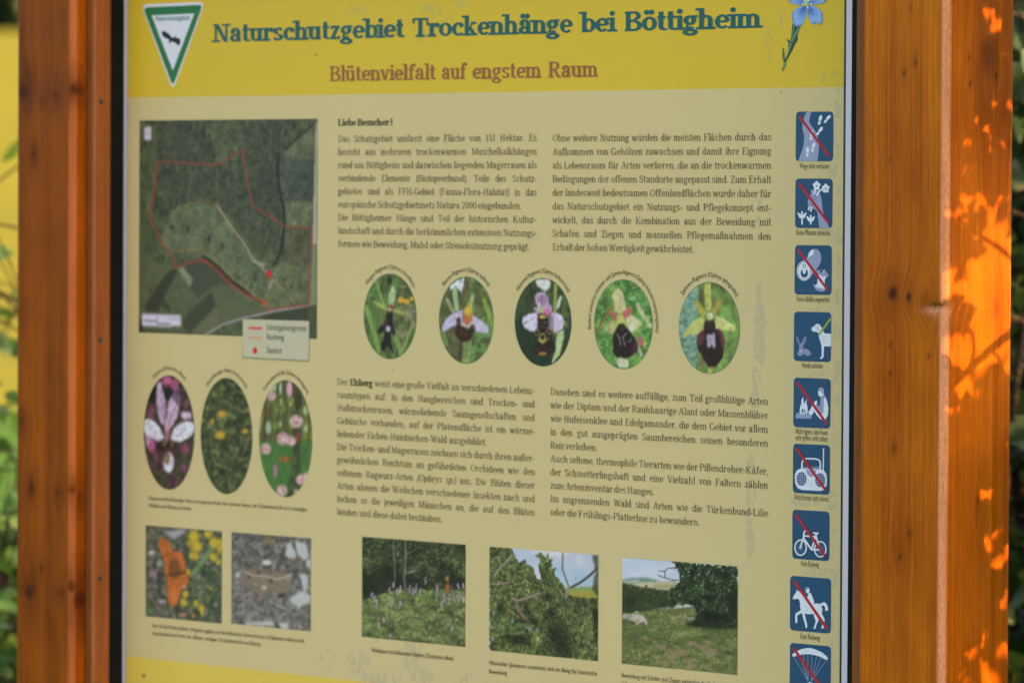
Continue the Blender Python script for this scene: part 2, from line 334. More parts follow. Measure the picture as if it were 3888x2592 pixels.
def post(name, x0, x1, y0, y1, m, knots, label, seed, crease=None, pits=(), ch=CH, halo=.38, wmul=1.0):
    """square post with chamfers; (x0,x1) across, y0 front, y1 back; knots: (x, y, z, r across, r up, strength)"""
    P = []; cs = 3
    def run(a, b, n):
        for k in range(n): P.append((a[0]+(b[0]-a[0])*k/n, a[1]+(b[1]-a[1])*k/n))
    c = ch; nf = 34
    run((x0, y0+c), (x0+c*.35, y0+c*.35), 3); run((x0+c*.35, y0+c*.35), (x0+c, y0), 3)
    run((x0+c, y0), (x1-c, y0), nf); run((x1-c, y0), (x1-c*.42, y0+c*.42), 4); run((x1-c*.42, y0+c*.42), (x1, y0+c), 4)
    run((x1, y0+c), (x1, y1-c), nf); run((x1, y1-c), (x1-c, y1), 4); run((x1-c, y1), (x0+c, y1), 8); run((x0+c, y1), (x0, y1-c), 4); run((x0, y1-c), (x0, y0+c), nf)
    P = np.array(P); n = len(P); d = np.linalg.norm(np.roll(P, -1, 0)-P, axis=1); s = np.concatenate([[0], np.cumsum(d)[:-1]])
    zz = np.concatenate([np.linspace(-.4, .9, 8)[:-1], np.linspace(.9, 2.0, 330), np.linspace(2.0, 2.25, 4)[1:]])
    SS, ZZ = np.meshgrid(s, zz); XX = np.tile(P[:, 0], (len(zz), 1)); YY = np.tile(P[:, 1], (len(zz), 1))
    G = SS.copy(); K = np.zeros_like(G)
    G += .004*(fbm(SS*9+seed, ZZ*1.6, seed)-.5)*6*.35
    for (kx, ky, kz, ra, rz, st) in knots:
        j = np.argmin((P[:, 0]-kx)**2+(P[:, 1]-ky)**2); ks = s[j]
        dx, dz = SS-ks, ZZ-kz
        G += -np.sign(dx)*ra*1.3*np.exp(-np.abs(dx)/(ra*2.2))*np.exp(-(dz/(rz*3.0))**2)*(np.abs(dx) > 1e-6)
        q = np.sqrt((dx/ra)**2+(dz/rz)**2)+.35*(fbm(SS*260, ZZ*200, seed+3)-.5)
        K = np.maximum(K, st*np.clip(1.35-q, 0, 1)); K = np.maximum(K, halo*st*np.exp(-(dx/(ra*1.7))**2-(dz/(rz*3.0))**2)*(.5+fbm(SS*120, ZZ*50, seed+31)))
    if crease is not None:
        G = np.where((XX > x1-1e-5) & (YY > crease), G+.37, G)
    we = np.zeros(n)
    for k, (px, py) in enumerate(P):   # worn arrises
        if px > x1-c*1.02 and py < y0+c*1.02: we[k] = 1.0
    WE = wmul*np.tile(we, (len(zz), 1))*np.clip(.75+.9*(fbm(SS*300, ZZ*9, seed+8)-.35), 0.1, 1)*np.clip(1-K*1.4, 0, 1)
    for (kx, ky, kz, ra, rz, dp) in pits:
        j = np.argmin((P[:, 0]-kx)**2+(P[:, 1]-ky)**2); q = ((SS-s[j])/(ra*1.3))**2+((ZZ-kz+rz*1.6)/(rz*2.2))**2
        WE = np.maximum(WE, .75*np.exp(-q*1.3)*(fbm(SS*500, ZZ*300, 5)*1.3))
    # gentle unevenness, and pits where a knot has broken out
    nx = np.zeros(n); ny = np.zeros(n)
    tng = np.roll(P, -1, 0)-np.roll(P, 1, 0); tng /= np.linalg.norm(tng, axis=1)[:, None]; nx, ny = tng[:, 1], -tng[:, 0]
    off = .0006*(fbm(SS*40, ZZ*6, seed+11)-.5)
    for (kx, ky, kz, ra, rz, dp) in pits:
        j = np.argmin((P[:, 0]-kx)**2+(P[:, 1]-ky)**2); q = ((SS-s[j])/ra)**2+((ZZ-kz)/rz)**2; off -= dp*np.exp(-q*1.5)
    if crease is not None: off -= .0012*np.exp(-((YY-crease)/.0015)**2)*(XX > x1-1e-5)
    XX = XX+off*nx[None]; YY = YY+off*ny[None]
    V = np.stack([XX, YY, ZZ], -1).reshape(-1, 3); i = np.arange(len(zz)-1)[:, None]*n; q = np.arange(n)[None]
    Fq = np.stack([i+q, i+(q+1) % n, i+n+(q+1) % n, i+n+q], -1).reshape(-1, 4)
    F_ = [tuple(f) for f in Fq]+[tuple((len(zz)-1)*n+k for k in range(n))]
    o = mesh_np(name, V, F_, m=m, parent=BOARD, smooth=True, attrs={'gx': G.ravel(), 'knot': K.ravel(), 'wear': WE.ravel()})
    if label: o['label'] = label
    return o
def kn(u, v, face, ra, rz, st=.85):    # knot at a photo position on a face ('f' plane y, 's' plane x)
    p = at(u, v, face[1]) if face[0] == 'f' else atx(u, v, face[1])
    return (float(p[0]), float(p[1]), float(p[2]), ra/1000., rz/1000., st)
FR, SR = ('f', -yp), ('s', xrc+CH)
kr = [kn(3477, 238, FR, 2.6, 4, .8), kn(3433, 279, FR, 3, 4.5, .9), kn(3390, 1113, FR, 8, 9.5, 1.0), kn(3448, 1127, FR, 4.5, 7.5, .95), kn(3552, 1158, FR, 12, 2.2, .95), kn(3530, 1135, FR, 20, 9, .22), kn(3560, 1172, FR, 9, 3, .4),
      kn(3381, 1309, FR, 1.6, 2, .8), kn(3523, 1349, FR, 1.6, 2, .8), kn(3381, 1417, FR, 1.6, 2, .8), kn(3394, 1701, FR, 4, 4.5, .7), kn(3378, 611, FR, 1.6, 4, .6),
      kn(3456, 2024, FR, 3, 4.5, .75), kn(3418, 2112, FR, 3, 4, .9), kn(3400, 2068, FR, 5, 9, .25), kn(3462, 30, FR, 1.5, 4, .6),
      kn(3688, 318, SR, 3, 5, .85), kn(3679, 218, SR, 2, 4, .8), kn(3615, 1310, SR, 1.5, 3, .6), kn(3783, 290, SR, 4, 6, .8), kn(3752, 210, SR, 19, 28, .62), kn(3785, 1165, SR, 8, 15, .55), kn(3714, 1902, SR, 3, 5, .9), kn(3710, 1940, SR, 5, 12, .35)]
pits = [kn(3550, 1164, FR, 11, 2.6, .0045), kn(3583, 1160, FR, 7, 5, .004)]
cre = float(atx(3776, 1100, xrc+CH)[1])
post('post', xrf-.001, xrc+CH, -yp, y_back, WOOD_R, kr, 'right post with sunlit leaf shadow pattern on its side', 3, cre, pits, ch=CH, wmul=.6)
FL, SL = ('f', -yp), ('s', xs)
kl = [(a, b, c_, d_*1.25, e_*1.2, min(1, f_*1.2)) for a, b, c_, d_, e_, f_ in [kn(88, 350, FL, 13, 10, .8), kn(75, 368, FL, 8, 7, .5), kn(214, 362, FL, 9, 6, .6), kn(157, 388, FL, 4, 7, .6), kn(282, 340, FL, 6, 8, .75), kn(300, 345, SL, 9, 9, .7), kn(304, 385, SL, 6, 10, .45), kn(128, 585, FL, 5.5, 7, .75),
      kn(77, 1600, FL, 8, 6, .65), kn(119, 1852, FL, 6, 8, .8), kn(218, 1871, FL, 8, 5, .55), kn(277, 1858, FL, 6, 7, .6), kn(305, 1885, SL, 6, 10, .6),
      kn(160, 2156, FL, 4, 7, .6), kn(326, 2176, SL, 4, 5, .8), kn(83, 2225, FL, 9, 5, .45), kn(112, 2243, FL, 10, 12, .8), kn(232, 2248, FL, 12, 6, .5), kn(274, 2225, FL, 6, 10, .65), kn(308, 2275, SL, 11, 16, .9)]]
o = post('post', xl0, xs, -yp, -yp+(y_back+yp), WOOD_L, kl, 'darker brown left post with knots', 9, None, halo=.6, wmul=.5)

def batten(x0, x1, y0, y1, label, seed, knots=()):
    xsn = 10; zz = np.linspace(.928, 1.912, 160); P = []
    b = .002
    for a, c2 in (((x0, y1), (x0, y0+b)), ((x0+b, y0), (x1-b, y0)), ((x1, y0+b), (x1, y1))):
        for k in range(xsn): P.append((a[0]+(c2[0]-a[0])*k/(xsn-1), a[1]+(c2[1]-a[1])*k/(xsn-1)))
    P = np.array(P); n = len(P); d = np.linalg.norm(np.roll(P, -1, 0)-P, axis=1); s = np.concatenate([[0], np.cumsum(d)[:-1]])
    SS, ZZ = np.meshgrid(s, zz); K = .45*np.clip(fbm(SS*40, ZZ*9, seed)*2-1.25, 0, 1)
    V = np.stack([np.tile(P[:, 0], (len(zz), 1)), np.tile(P[:, 1], (len(zz), 1)), ZZ], -1).reshape(-1, 3); i = np.arange(len(zz)-1)[:, None]*n; q = np.arange(n)[None]
    Fq = [tuple(f) for f in np.stack([i+q, i+(q+1) % n, i+n+(q+1) % n, i+n+q], -1).reshape(-1, 4)]+[tuple((len(zz)-1)*n+k for k in range(n)), tuple(range(n))[::-1]]
    wear = .35*np.exp(-((SS-s[2*xsn-1])/.003)**2)
    return mesh_np('batten', V, Fq, m=WOOD_B, parent=BOARD, attrs={'gx': (SS+seed*.31).ravel(), 'knot': K.ravel(), 'wear': wear.ravel()})
bl = batten(xs+.0005, -.001, -yb, -yg-.001, None, 5)
br = batten(xr_b0, xrf+.004, -yb, -yg-.001, None, 6)
for (u, v) in ((384, 387), (381, 1290), (379, 2195)):
    p = atx(u, v, -.001); bm = bmesh.new()
    bmesh.ops.create_cone(bm, cap_ends=True, segments=20, radius1=.0036, radius2=.0026, depth=.0016, matrix=Matrix.Translation((float(p[0])+.0006, float(p[1]), float(p[2])))@Matrix.Rotation(rad(90), 4, 'Y'))
    bmesh.ops.create_cube(bm, size=1, matrix=Matrix.Translation((float(p[0])+.0016, float(p[1]), float(p[2])))@Matrix.Diagonal((.0006, .0008, .004, 1)))
    me = bpy.data.meshes.new('screw'); bm.to_mesh(me); bm.free(); link_mesh('screw', me, SCREW, bl)
for z0_, z1_ in ((1.912, 2.01), (.83, .928)):      # rails with the grain running along them
    o = boxm('rail', xs+.001, xrf, -yb, .05, z0_, z1_, WOOD_B, BOARD, .003)
    n_ = len(o.data.vertices); co = np.empty(n_*3, np.float32); o.data.vertices.foreach_get('co', co); co = co.reshape(-1, 3)
    a_ = o.data.attributes.new('gx', 'FLOAT', 'POINT'); a_.data.foreach_set('value', (co[:, 2]+co[:, 1]).astype(np.float32))
# black channel round the print: left and right strips with ribs, top and bottom rails
gl = boxm('gasket', xs+.002, -.0005, -yg, .012, .928, 1.911, RUBBER, BOARD, .0008)
gr = boxm('gasket', xr_g0, xr_g1+.006, -yg, .012, .928, 1.911, RUBBER, BOARD, .0007)
for k, f in enumerate((.35, .7)):
    xx = xr_g0+(xr_b0-xr_g0)*f; boxm('gasket_rib', xx-.0004, xx+.0004, -yg-.0007, -yg+.0002, .97, 1.88, mat('rib', (.10, .11, .10), .3, .6), gr)
PANEL = boxm('panel', -.0002, WX+.012, .0, .006, Z0, Z1, WHITE, BOARD)

# ------------------------------------------------------------------ the print on the panel
EPS = .00028
XL = float(at(483, 1296)[0]); XR = float(at(3198, 1296)[0])     # printed area
ZH = float(at(1300, 359.4)[2]); ZF = float(at(900, 2534)[2])
def stain_mask(U, V):
    M = np.zeros_like(U)
    def el(cx, cy, rx, ry, st):
        nonlocal M
        M = np.maximum(M, st*np.clip(1.6*(1-((U-cx)/rx)**2-((V-cy)/ry)**2), 0, 1))
    for a in [(2880, 1105, 26, 60, .5), (2886, 1210, 32, 110, .56), (2885, 1320, 32, 120, .54), (2872, 1440, 28, 70, .5), (2865, 1520, 26, 70, .54), (2862, 1600, 22, 60, .45),
              (2852, 1760, 26, 60, .52), (2853, 1870, 28, 80, .5), (2848, 1960, 26, 60, .44), (2848, 2060, 26, 90, .56), (2850, 2120, 14, 30, .45),
              (2886, 760, 16, 70, .5), (2880, 840, 20, 40, .46),
              (3178, 420, 28, 60, .5), (3180, 330, 36, 50, .42), (3175, 520, 28, 80, .42), (3160, 650, 34, 50, .5), (3182, 600, 22, 60, .42), (3185, 760, 22, 80, .44), (3150, 880, 60, 40, .42), (3182, 900, 30, 60, .46),
              (3184, 1010, 22, 80, .48), (3182, 1130, 24, 70, .44), (3130, 1180, 60, 34, .44), (3180, 1260, 24, 80, .46), (3178, 1400, 28, 60, .46), (3090, 1420, 60, 30, .44), (3176, 1480, 26, 90, .46), (3170, 1650, 24, 100, .42),
              (3160, 1900, 30, 60, .5), (3060, 1905, 90, 30, .47), (3010, 1880, 30, 50, .42), (3168, 2050, 22, 110, .45), (3100, 2170, 110, 34, .47), (3165, 2200, 30, 60, .46), (3160, 2330, 22, 100, .44), (3160, 2480, 20, 100, .42), (3130, 2480, 60, 60, .3),
              (2920, 150, 22, 70, .5), (2922, 215, 16, 40, .55), (2966, 60, 22, 70, .44), (2950, 20, 30, 40, .4), (2938, 320, 14, 26, .48), (3120, 290, 34, 40, .46), (3165, 285, 28, 34, .46), (2905, 110, 16, 50, .44),
              (1350, 40, 60, 50, .42), (1400, 60, 50, 30, .4), (1640, 40, 60, 50, .46), (1700, 90, 60, 40, .4), (1600, 130, 50, 40, .4), (2010, 5, 40, 20, .44), (1750, 10, 60, 26, .44), (1590, 160, 16, 20, .4),
              (1360, 2520, 70, 80, .46), (1420, 2580, 80, 50, .5), (1560, 2490, 60, 100, .47), (1600, 2560, 70, 50, .5), (1500, 2570, 50, 50, .44), (1240, 2500, 50, 60, .4), (1760, 2570, 60, 50, .4),
              (1430, 2430, 20, 40, .4), (1490, 1400, 14, 26, .48), (1490, 1360, 12, 30, .42), (1470, 1650, 60, 90, .35), (1450, 1560, 40, 100, .34), (1570, 1770, 50, 60, .33), (760, 1830, 26, 70, .36), (910, 430, 30, 16, .4), (1020, 430, 30, 12, .36),
              (880, 1365, 14, 10, .42), (2070, 1760, 20, 16, .25)]: el(*a)
    return M
def field_print(name, x0, x1, z0, z1, col):
    nx, nz = max(2, int((x1-x0)/.004)), max(2, int((z1-z0)/.004))
    X, Z = np.meshgrid(np.linspace(x0, x1, nx), np.linspace(z0, z1, nz)); U, V = proj(X, -EPS, Z)
    Vt = np.stack([X, np.full_like(X, -EPS), Z], -1).reshape(-1, 3); i = np.arange(nz-1)[:, None]*nx+np.arange(nx-1)[None]
    Fq = np.stack([i, i+1, i+nx+1, i+nx], -1).reshape(-1, 4)
    c = np.tile(alb(col), (nx*nz, 1))
    return mesh_np(name, Vt, Fq, col=c, m=WORN, parent=PANEL, attrs={'stain': stain_mask(U, V).ravel()})
CREAM = (189, 178, 130)
field_print('header_band', XL, XR, ZH, Z1, (196, 172, 46))
field_print('text_field', XL, XR, ZF, ZH, CREAM)
field_print('footer_band', XL, XR, Z0, ZF, (200, 181, 78))
ex = float(at(3211, 1296)[0])-float(at(3206, 1296)[0])
boxm('edge_strip', XR, XR+.0022, -.0006, 0.0001, Z0, Z1, BLACKL, PANEL)  # thin dark strip between the print and the white margin
boxm('edge_strip', XL-.0007, XL, -.0005, 0.0001, Z0, Z1, mat('grey_edge', tuple(alb((130, 140, 120)))), PANEL)

class Print:                           # flat shapes collected into one printed sub-part
    def __init__(s, y0=2*EPS, zoom=None): s.V = []; s.F = []; s.C = []; s.n = 0; s.k = 0; s.y0 = y0; s.zoom = zoom
    def pts2(s, pts):                  # zoom picture coordinates -> panel x, z
        ox, oy, k = s.zoom; out = []
        for (a, b) in pts:
            p = at(ox+a*k, oy+b*k); out.append((float(p[0]), float(p[2])))
        return out
    def tri(s, P2, tris, col):
        y = -(s.y0+s.k*.000012); s.k = s.k+1
        s.V += [(a, y, b) for (a, b) in P2]; s.F += [tuple(i+s.n for i in t) for t in tris]; s.C += [tuple(alb(col))]*len(P2); s.n += len(P2)
    def poly2(s, P2, col):             # panel coordinates, any simple outline
        if len(P2) == 4: 
            tr = tessellate_polygon([[Vector((a, b, 0)) for a, b in P2]])
        else: tr = tessellate_polygon([[Vector((a, b, 0)) for a, b in P2]])
        s.tri(P2, tr, col)
    def poly(s, pts, col): s.poly2(s.pts2(pts), col)
    def ell(s, cx, cy, rx, ry, col, ang=0, n=28):
        c, d = math.cos(rad(ang)), math.sin(rad(ang))
        s.poly([(cx+rx*math.cos(t)*c-ry*math.sin(t)*d, cy+rx*math.cos(t)*d+ry*math.sin(t)*c) for t in [2*math.pi*k/n for k in range(n)]], col)
    def seg(s, pts, w, col):
        for a, b in zip(pts[:-1], pts[1:]):
            dx, dy = b[0]-a[0], b[1]-a[1]; L = math.hypot(dx, dy) or 1; nx, ny = -dy/L*w/2, dx/L*w/2
            s.poly([(a[0]+nx, a[1]+ny), (b[0]+nx, b[1]+ny), (b[0]-nx, b[1]-ny), (a[0]-nx, a[1]-ny)], col)
    def ring(s, cx, cy, rx, ry, w, col, n=36, a0=0, a1=360, ang=0):
        P = []; T = []; c, d = math.cos(rad(ang)), math.sin(rad(ang))
        for k in range(n+1):
            t = rad(a0+(a1-a0)*k/n)
            for q in (-w/2, w/2):
                x, y = (rx+q)*math.cos(t), (ry+q)*math.sin(t); P.append((cx+x*c-y*d, cy+x*d+y*c))
        for k in range(n): T += [(2*k, 2*k+1, 2*k+3), (2*k, 2*k+3, 2*k+2)]
        s.tri(s.pts2(P), T, col)
    def build(s, name, label=None, parent=PANEL):
        # all faces look towards the viewer (-y)
        V = np.array(s.V); Fx = []
        for f in s.F:
            a, b, c = V[f[0]], V[f[1]], V[f[2]]; nrm = np.cross(b-a, c-a)
            Fx.append(f if nrm[1] < 0 else f[::-1])
        o = mesh_np(name, V, np.array(Fx), col=np.array(s.C), m=PRINT, parent=parent)
        if label: o['label'] = label
        return o

# ---- a slab serif alphabet drawn with strokes (x-height 100 units)
def G_(w, t):
    d = {}
    def v(x, y0, y1, k=1): return ('q', [(x-w*k/2, y0), (x+w*k/2, y0), (x+w*k/2, y1), (x-w*k/2, y1)])
    def h(x0, x1, y, k=1): return ('q', [(x0, y-t*k/2), (x1, y-t*k/2), (x1, y+t*k/2), (x0, y+t*k/2)])
    def dg(x0, y0, x1, y1, k=1): return ('q', [(x0-w*k/2, y0), (x0+w*k/2, y0), (x1+w*k/2, y1), (x1-w*k/2, y1)])
    thin = max(.38, t/w)
    def a(cx, cy, rx, ry, a0=0, a1=360): return ('a', cx, cy, rx, ry, a0, a1)
    def o(x, y, r=None): return ('o', x, y, (r or w*.62))
    s2 = t/2; e = w*.75   # serif overhang
    X = 100-s2; A_ = 148-s2; Cp = 140-s2
    def sf(x, y): return h(x-w/2-e*.8, x+w/2+e*.8, y)
    def sl(x, y): return h(x-w/2-e, x, y)
    d['a'] = (96, [v(68, 4, 72), a(43, 70, 25, 30-s2+s2, 0, 155), o(24, 76), a(42, 29, 26, 29-s2), h(68, 88, s2)])
    d['b'] = (94, [v(22, 0, 148), sl(22, A_), a(52, 50, 30, 50-s2)])
    d['c'] = (86, [a(48, 50, 32, 50-s2, 42, 318), o(68, 78)])
    d['d'] = (98, [v(72, 0, 148), sl(72, A_), h(72, 92, s2), a(42, 50, 30, 50-s2)])
    d['e'] = (88, [a(46, 50, 31, 50-s2, 0, 318), h(15, 78, 51)])
    d['f'] = (66, [v(28, 0, 118), a(52, 118, 24, 30-s2, 70, 180), o(60, 132), h(6, 56, X), sf(28, s2)])
    d['g'] = (90, [a(40, 66, 25, 34-s2), a(42, -18, 33, 24-s2), dg(26, 36, 20, 10, .5), h(18, 62, 10, 1.3), h(54, 88, X)])
    d['h'] = (102, [v(22, 0, 148), sl(22, A_), a(49, 64, 27, 36-s2, 0, 180), v(76, 0, 66), sf(22, s2), sf(76, s2)])
    d['i'] = (46, [v(24, 0, 100), sl(24, X), sf(24, s2), o(23, 130)])
    d['j'] = (44, [v(24, -18, 100), sl(24, X), a(4, -18, 20, 24, 270, 360), o(22, 130)])
    d['k'] = (98, [v(22, 0, 148), sl(22, A_), dg(28, 38, 68, 96, thin), dg(44, 58, 78, 2), h(50, 90, X), sf(22, s2), h(58, 98, s2)])
    d['l'] = (46, [v(24, 0, 148), sl(24, A_), sf(24, s2)])
    d['m'] = (150, [v(22, 0, 100), sl(22, X), a(47, 64, 25, 36-s2, 0, 180), v(72, 0, 66), a(97, 64, 25, 36-s2, 0, 180), v(122, 0, 66), sf(22, s2), sf(72, s2), sf(122, s2)])
    d['n'] = (100, [v(22, 0, 100), sl(22, X), a(49, 64, 27, 36-s2, 0, 180), v(76, 0, 66), sf(22, s2), sf(76, s2)])
    d['o'] = (92, [a(46, 50, 33, 50-s2)])
    d['p'] = (96, [v(22, -44, 100), sl(22, X), a(52, 50, 31, 50-s2), sf(22, -44+s2)])
    d['q'] = (96, [v(74, -44, 100), a(44, 50, 31, 50-s2), sf(74, -44+s2)])
    d['r'] = (76, [v(24, 0, 100), sl(24, X), a(52, 66, 28, 34-s2, 75, 180), o(64, 84), sf(24, s2)])
    d['s'] = (78, [a(39, 74, 23, 26-s2, 25, 270), a(39, 26, 24, 26-s2, -155, 90), v(62, 72, 98, .4), v(14, 2, 28, .4)])
    d['t'] = (60, [v(26, 22, 132), a(45, 22, 19, 22-s2, 180, 320), h(4, 54, X)])
    d['u'] = (102, [v(22, 34, 100), sl(22, X), a(48, 34, 26, 34-s2, 180, 360), v(76, 0, 100), sl(76, X), h(76, 96, s2)])
    d['v'] = (90, [dg(16, 98, 44, 2), dg(74, 98, 48, 2, thin), h(-2, 34, X), h(58, 92, X)])
    d['w'] = (130, [dg(16, 98, 40, 2), dg(64, 98, 42, 2, thin), dg(64, 98, 88, 2), dg(114, 98, 90, 2, thin), h(-2, 34, X), h(98, 132, X)])
    d['x'] = (92, [dg(18, 98, 72, 2), dg(72, 98, 18, 2, thin), h(0, 38, X), h(56, 90, X), h(0, 36, s2), h(54, 92, s2)])
    d['y'] = (90, [dg(16, 98, 46, 4), dg(76, 98, 32, -34, thin), o(26, -32), h(-2, 34, X), h(58, 92, X)])
    d['z'] = (80, [h(10, 70, X, 1.2), h(8, 72, s2, 1.2), dg(60, 96, 18, 4), v(12, 74, 100, .4), v(70, 0, 26, .4)])
    d['ß'] = (98, [v(22, 0, 112), a(46, 112, 24, 34, 0, 180), a(46, 104, 22, 22, -70, 30), a(48, 40, 30, 40-s2, -110, 80), sl(24, s2)])
    for b, c in (('a', 'ä'), ('o', 'ö'), ('u', 'ü')):
        wd, l = d[b]; d[c] = (wd, l+[o(wd*.33-2, 130), o(wd*.66-2, 130)])
    d['A'] = (124, [dg(18, 2, 58, 138, thin), dg(64, 138, 102, 2), h(32, 88, 48), h(0, 38, s2), h(80, 124, s2)])
    d['B'] = (114, [v(26, 0, 140), h(4, 64, Cp), h(26, 66, 74), h(4, 66, s2), a(62, 107, 29, 33-s2, -90, 90), a(64, 38, 35, 38-s2, -90, 90)])
    d['D'] = (124, [v(26, 0, 140), h(4, 60, Cp), h(4, 60, s2), a(58, 70, 48, 70-s2, -90, 90)])
    d['E'] = (110, [v(26, 0, 140), h(4, 96, Cp), h(4, 100, s2), h(26, 70, 72), v(96, 104, 140, .4), v(100, 0, 36, .4), v(72, 56, 88, .4)])
    d['F'] = (104, [v(26, 0, 140), h(4, 96, Cp), h(4, 50, s2), h(26, 70, 70), v(96, 104, 140, .4), v(72, 54, 86, .4)])
    d['G'] = (130, [a(64, 70, 50, 70-s2, 48, 325), v(106, 8, 62), h(84, 128, 62), v(102, 100, 140, .4)])
    d['H'] = (130, [v(28, 0, 140), v(100, 0, 140), sf(28, Cp), sf(28, s2), sf(100, Cp), sf(100, s2), h(28, 100, 72)])
    d['I'] = (58, [v(29, 0, 140), sf(29, Cp), sf(29, s2)])
    d['K'] = (126, [v(26, 0, 140), dg(32, 58, 96, 138, thin), dg(54, 84, 104, 2), sf(26, Cp), sf(26, s2), h(76, 118, Cp), h(82, 126, s2)])
    d['L'] = (104, [v(26, 0, 140), sf(26, Cp), h(4, 96, s2), v(97, 0, 44, .4)])
    d['M'] = (156, [v(24, 0, 140, thin), dg(28, 138, 74, 10), dg(122, 138, 78, 10, thin), v(128, 0, 140), sf(24, s2), sf(128, s2), h(6, 34, Cp), h(118, 150, Cp)])
    d['N'] = (132, [v(24, 0, 140, thin+.05), dg(30, 138, 100, 4), v(106, 0, 140, thin+.05), sf(24, s2), h(2, 34, Cp), sf(106, Cp)])
    d['O'] = (130, [a(65, 70, 50, 70-s2)])
    d['P'] = (108, [v(26, 0, 140), h(4, 64, Cp), h(26, 66, 64), sf(26, s2), a(62, 102, 33, 38-s2, -90, 90)])
    d['R'] = (122, [v(26, 0, 140), h(4, 64, Cp), h(26, 66, 68), sf(26, s2), a(62, 104, 31, 36-s2, -90, 90), dg(62, 68, 98, 2), h(90, 122, s2)])
    d['S'] = (96, [a(48, 104, 32, 36-s2, 25, 270), a(48, 35, 34, 36-s2, -155, 90), v(80, 100, 138, .4), v(14, 2, 40, .4)])
    d['T'] = (118, [v(59, 0, 140), h(8, 110, Cp), v(9, 100, 140, .45), v(109, 100, 140, .45), sf(59, s2)])
    d['V'] = (124, [dg(22, 138, 60, 2), dg(104, 138, 64, 2, thin), h(0, 42, Cp), h(86, 124, Cp)])
    d['W'] = (172, [dg(22, 138, 52, 2), dg(86, 138, 56, 2, thin), dg(86, 138, 118, 2), dg(152, 138, 122, 2, thin), h(0, 42, Cp), h(134, 172, Cp)])
    d['Z'] = (106, [h(12, 94, Cp), h(10, 98, s2), dg(84, 136, 22, 4), v(13, 100, 140, .4), v(97, 0, 38, .4)])
    d['0'] = (90, [a(45, 70, 31, 70-s2)])
    d['1'] = (80, [v(42, 0, 140), sf(42, s2), dg(22, 112, 38, 134, .7)])
    d['2'] = (88, [a(44, 102, 28, 38-s2, -20, 165), dg(70, 92, 18, 8, .7), h(12, 76, s2, 1.5)])
    d['5'] = (88, [h(24, 74, Cp, 1.5), v(24, 76, 138, .5), a(42, 46, 33, 46-s2, -155, 115)])
    d['.'] = (38, [o(18, w*.5)]); d[','] = (38, [o(18, w*.5), dg(20, 0, 12, -26, .5)]); d['-'] = (60, [h(8, 50, 48, 1.6)])
    d['('] = (46, [a(52, 55, 36, 100, 120, 240)]); d[')'] = (46, [a(-6, 55, 36, 100, -60, 60)]); d['!'] = (46, [v(22, 42, 146), o(22, w*.5)])
    return d
FONTS = {'reg': (G_(15.5, 8.5), 15.5, 8.5), 'bold': (G_(30, 16), 30, 16), 'mid': (G_(24, 13), 24, 13)}
def glyph_polys(ch, font, seg=10):
    D, w, t = FONTS[font]; adv, items = D[ch]; out = []
    for it in items:
        if it[0] == 'q': out.append(('q', it[1]))
        elif it[0] == 'o':
            _, x, y, r = it; out.append(('f', [(x+r*math.cos(k*math.pi/4), y+r*math.sin(k*math.pi/4)) for k in range(8)]))
        else:
            _, cx, cy, rx, ry, a0, a1 = it; n = max(4, int(seg*abs(a1-a0)/180)); s = []
            for k in range(n+1):
                q = rad(a0+(a1-a0)*k/n); c, sn = math.cos(q), math.sin(q)
                s.append(((cx+(rx+w/2)*c, cy+(ry+t/2)*sn), (cx+(rx-w/2)*c, cy+(ry-t/2)*sn)))
            out.append(('s', s))
    return adv, out
def put_glyph(P, ch, x, z, sx, sz, font, col, shear=0):
    adv, L = glyph_polys(ch, font)
    f = lambda p: (x+(p[0]+shear*p[1])*sx, z+p[1]*sz)
    for it in L:
        if it[0] in ('q', 'f'):
            pts = [f(p) for p in it[1]]; P.tri(pts, [(0, k, k+1) for k in range(1, len(pts)-1)], col)
        else:
            pts = []; T = []
            for a, b in it[1]: pts += [f(a), f(b)]
            for k in range(len(it[1])-1): T += [(2*k, 2*k+1, 2*k+3), (2*k, 2*k+3, 2*k+2)]
            P.tri(pts, T, col)
    P.k = P.k % 40
    return adv*sx
def word_w(wd, font): return sum(FONTS[font][0][c][0] for c in wd)
def line_text(P, words, x0, x1, z, xh, font, col, justify=True, hs=1.2, bold=(), ital=()):
    sz = xh/100.; g = sum(word_w(w, 'bold' if w in bold else font) for w in words)
    n = len(words)-1; sx = sz*hs; sp = (x1-x0-sx*g)/max(n, 1)
    lo, hi = 30*sz, 75*sz
    if sp < lo: sx = (x1-x0-lo*n)/g; sp = lo
    if not justify and sp > hi: sx = (x1-x0)/(g+40*n/hs); sp = sx*40/hs
    x = x0
    for w in words:
        f = 'bold' if w in bold else font
        for c in w: x += put_glyph(P, c, x, z, sx, sz, f, col, .22 if w in ital else 0)
        x += sp

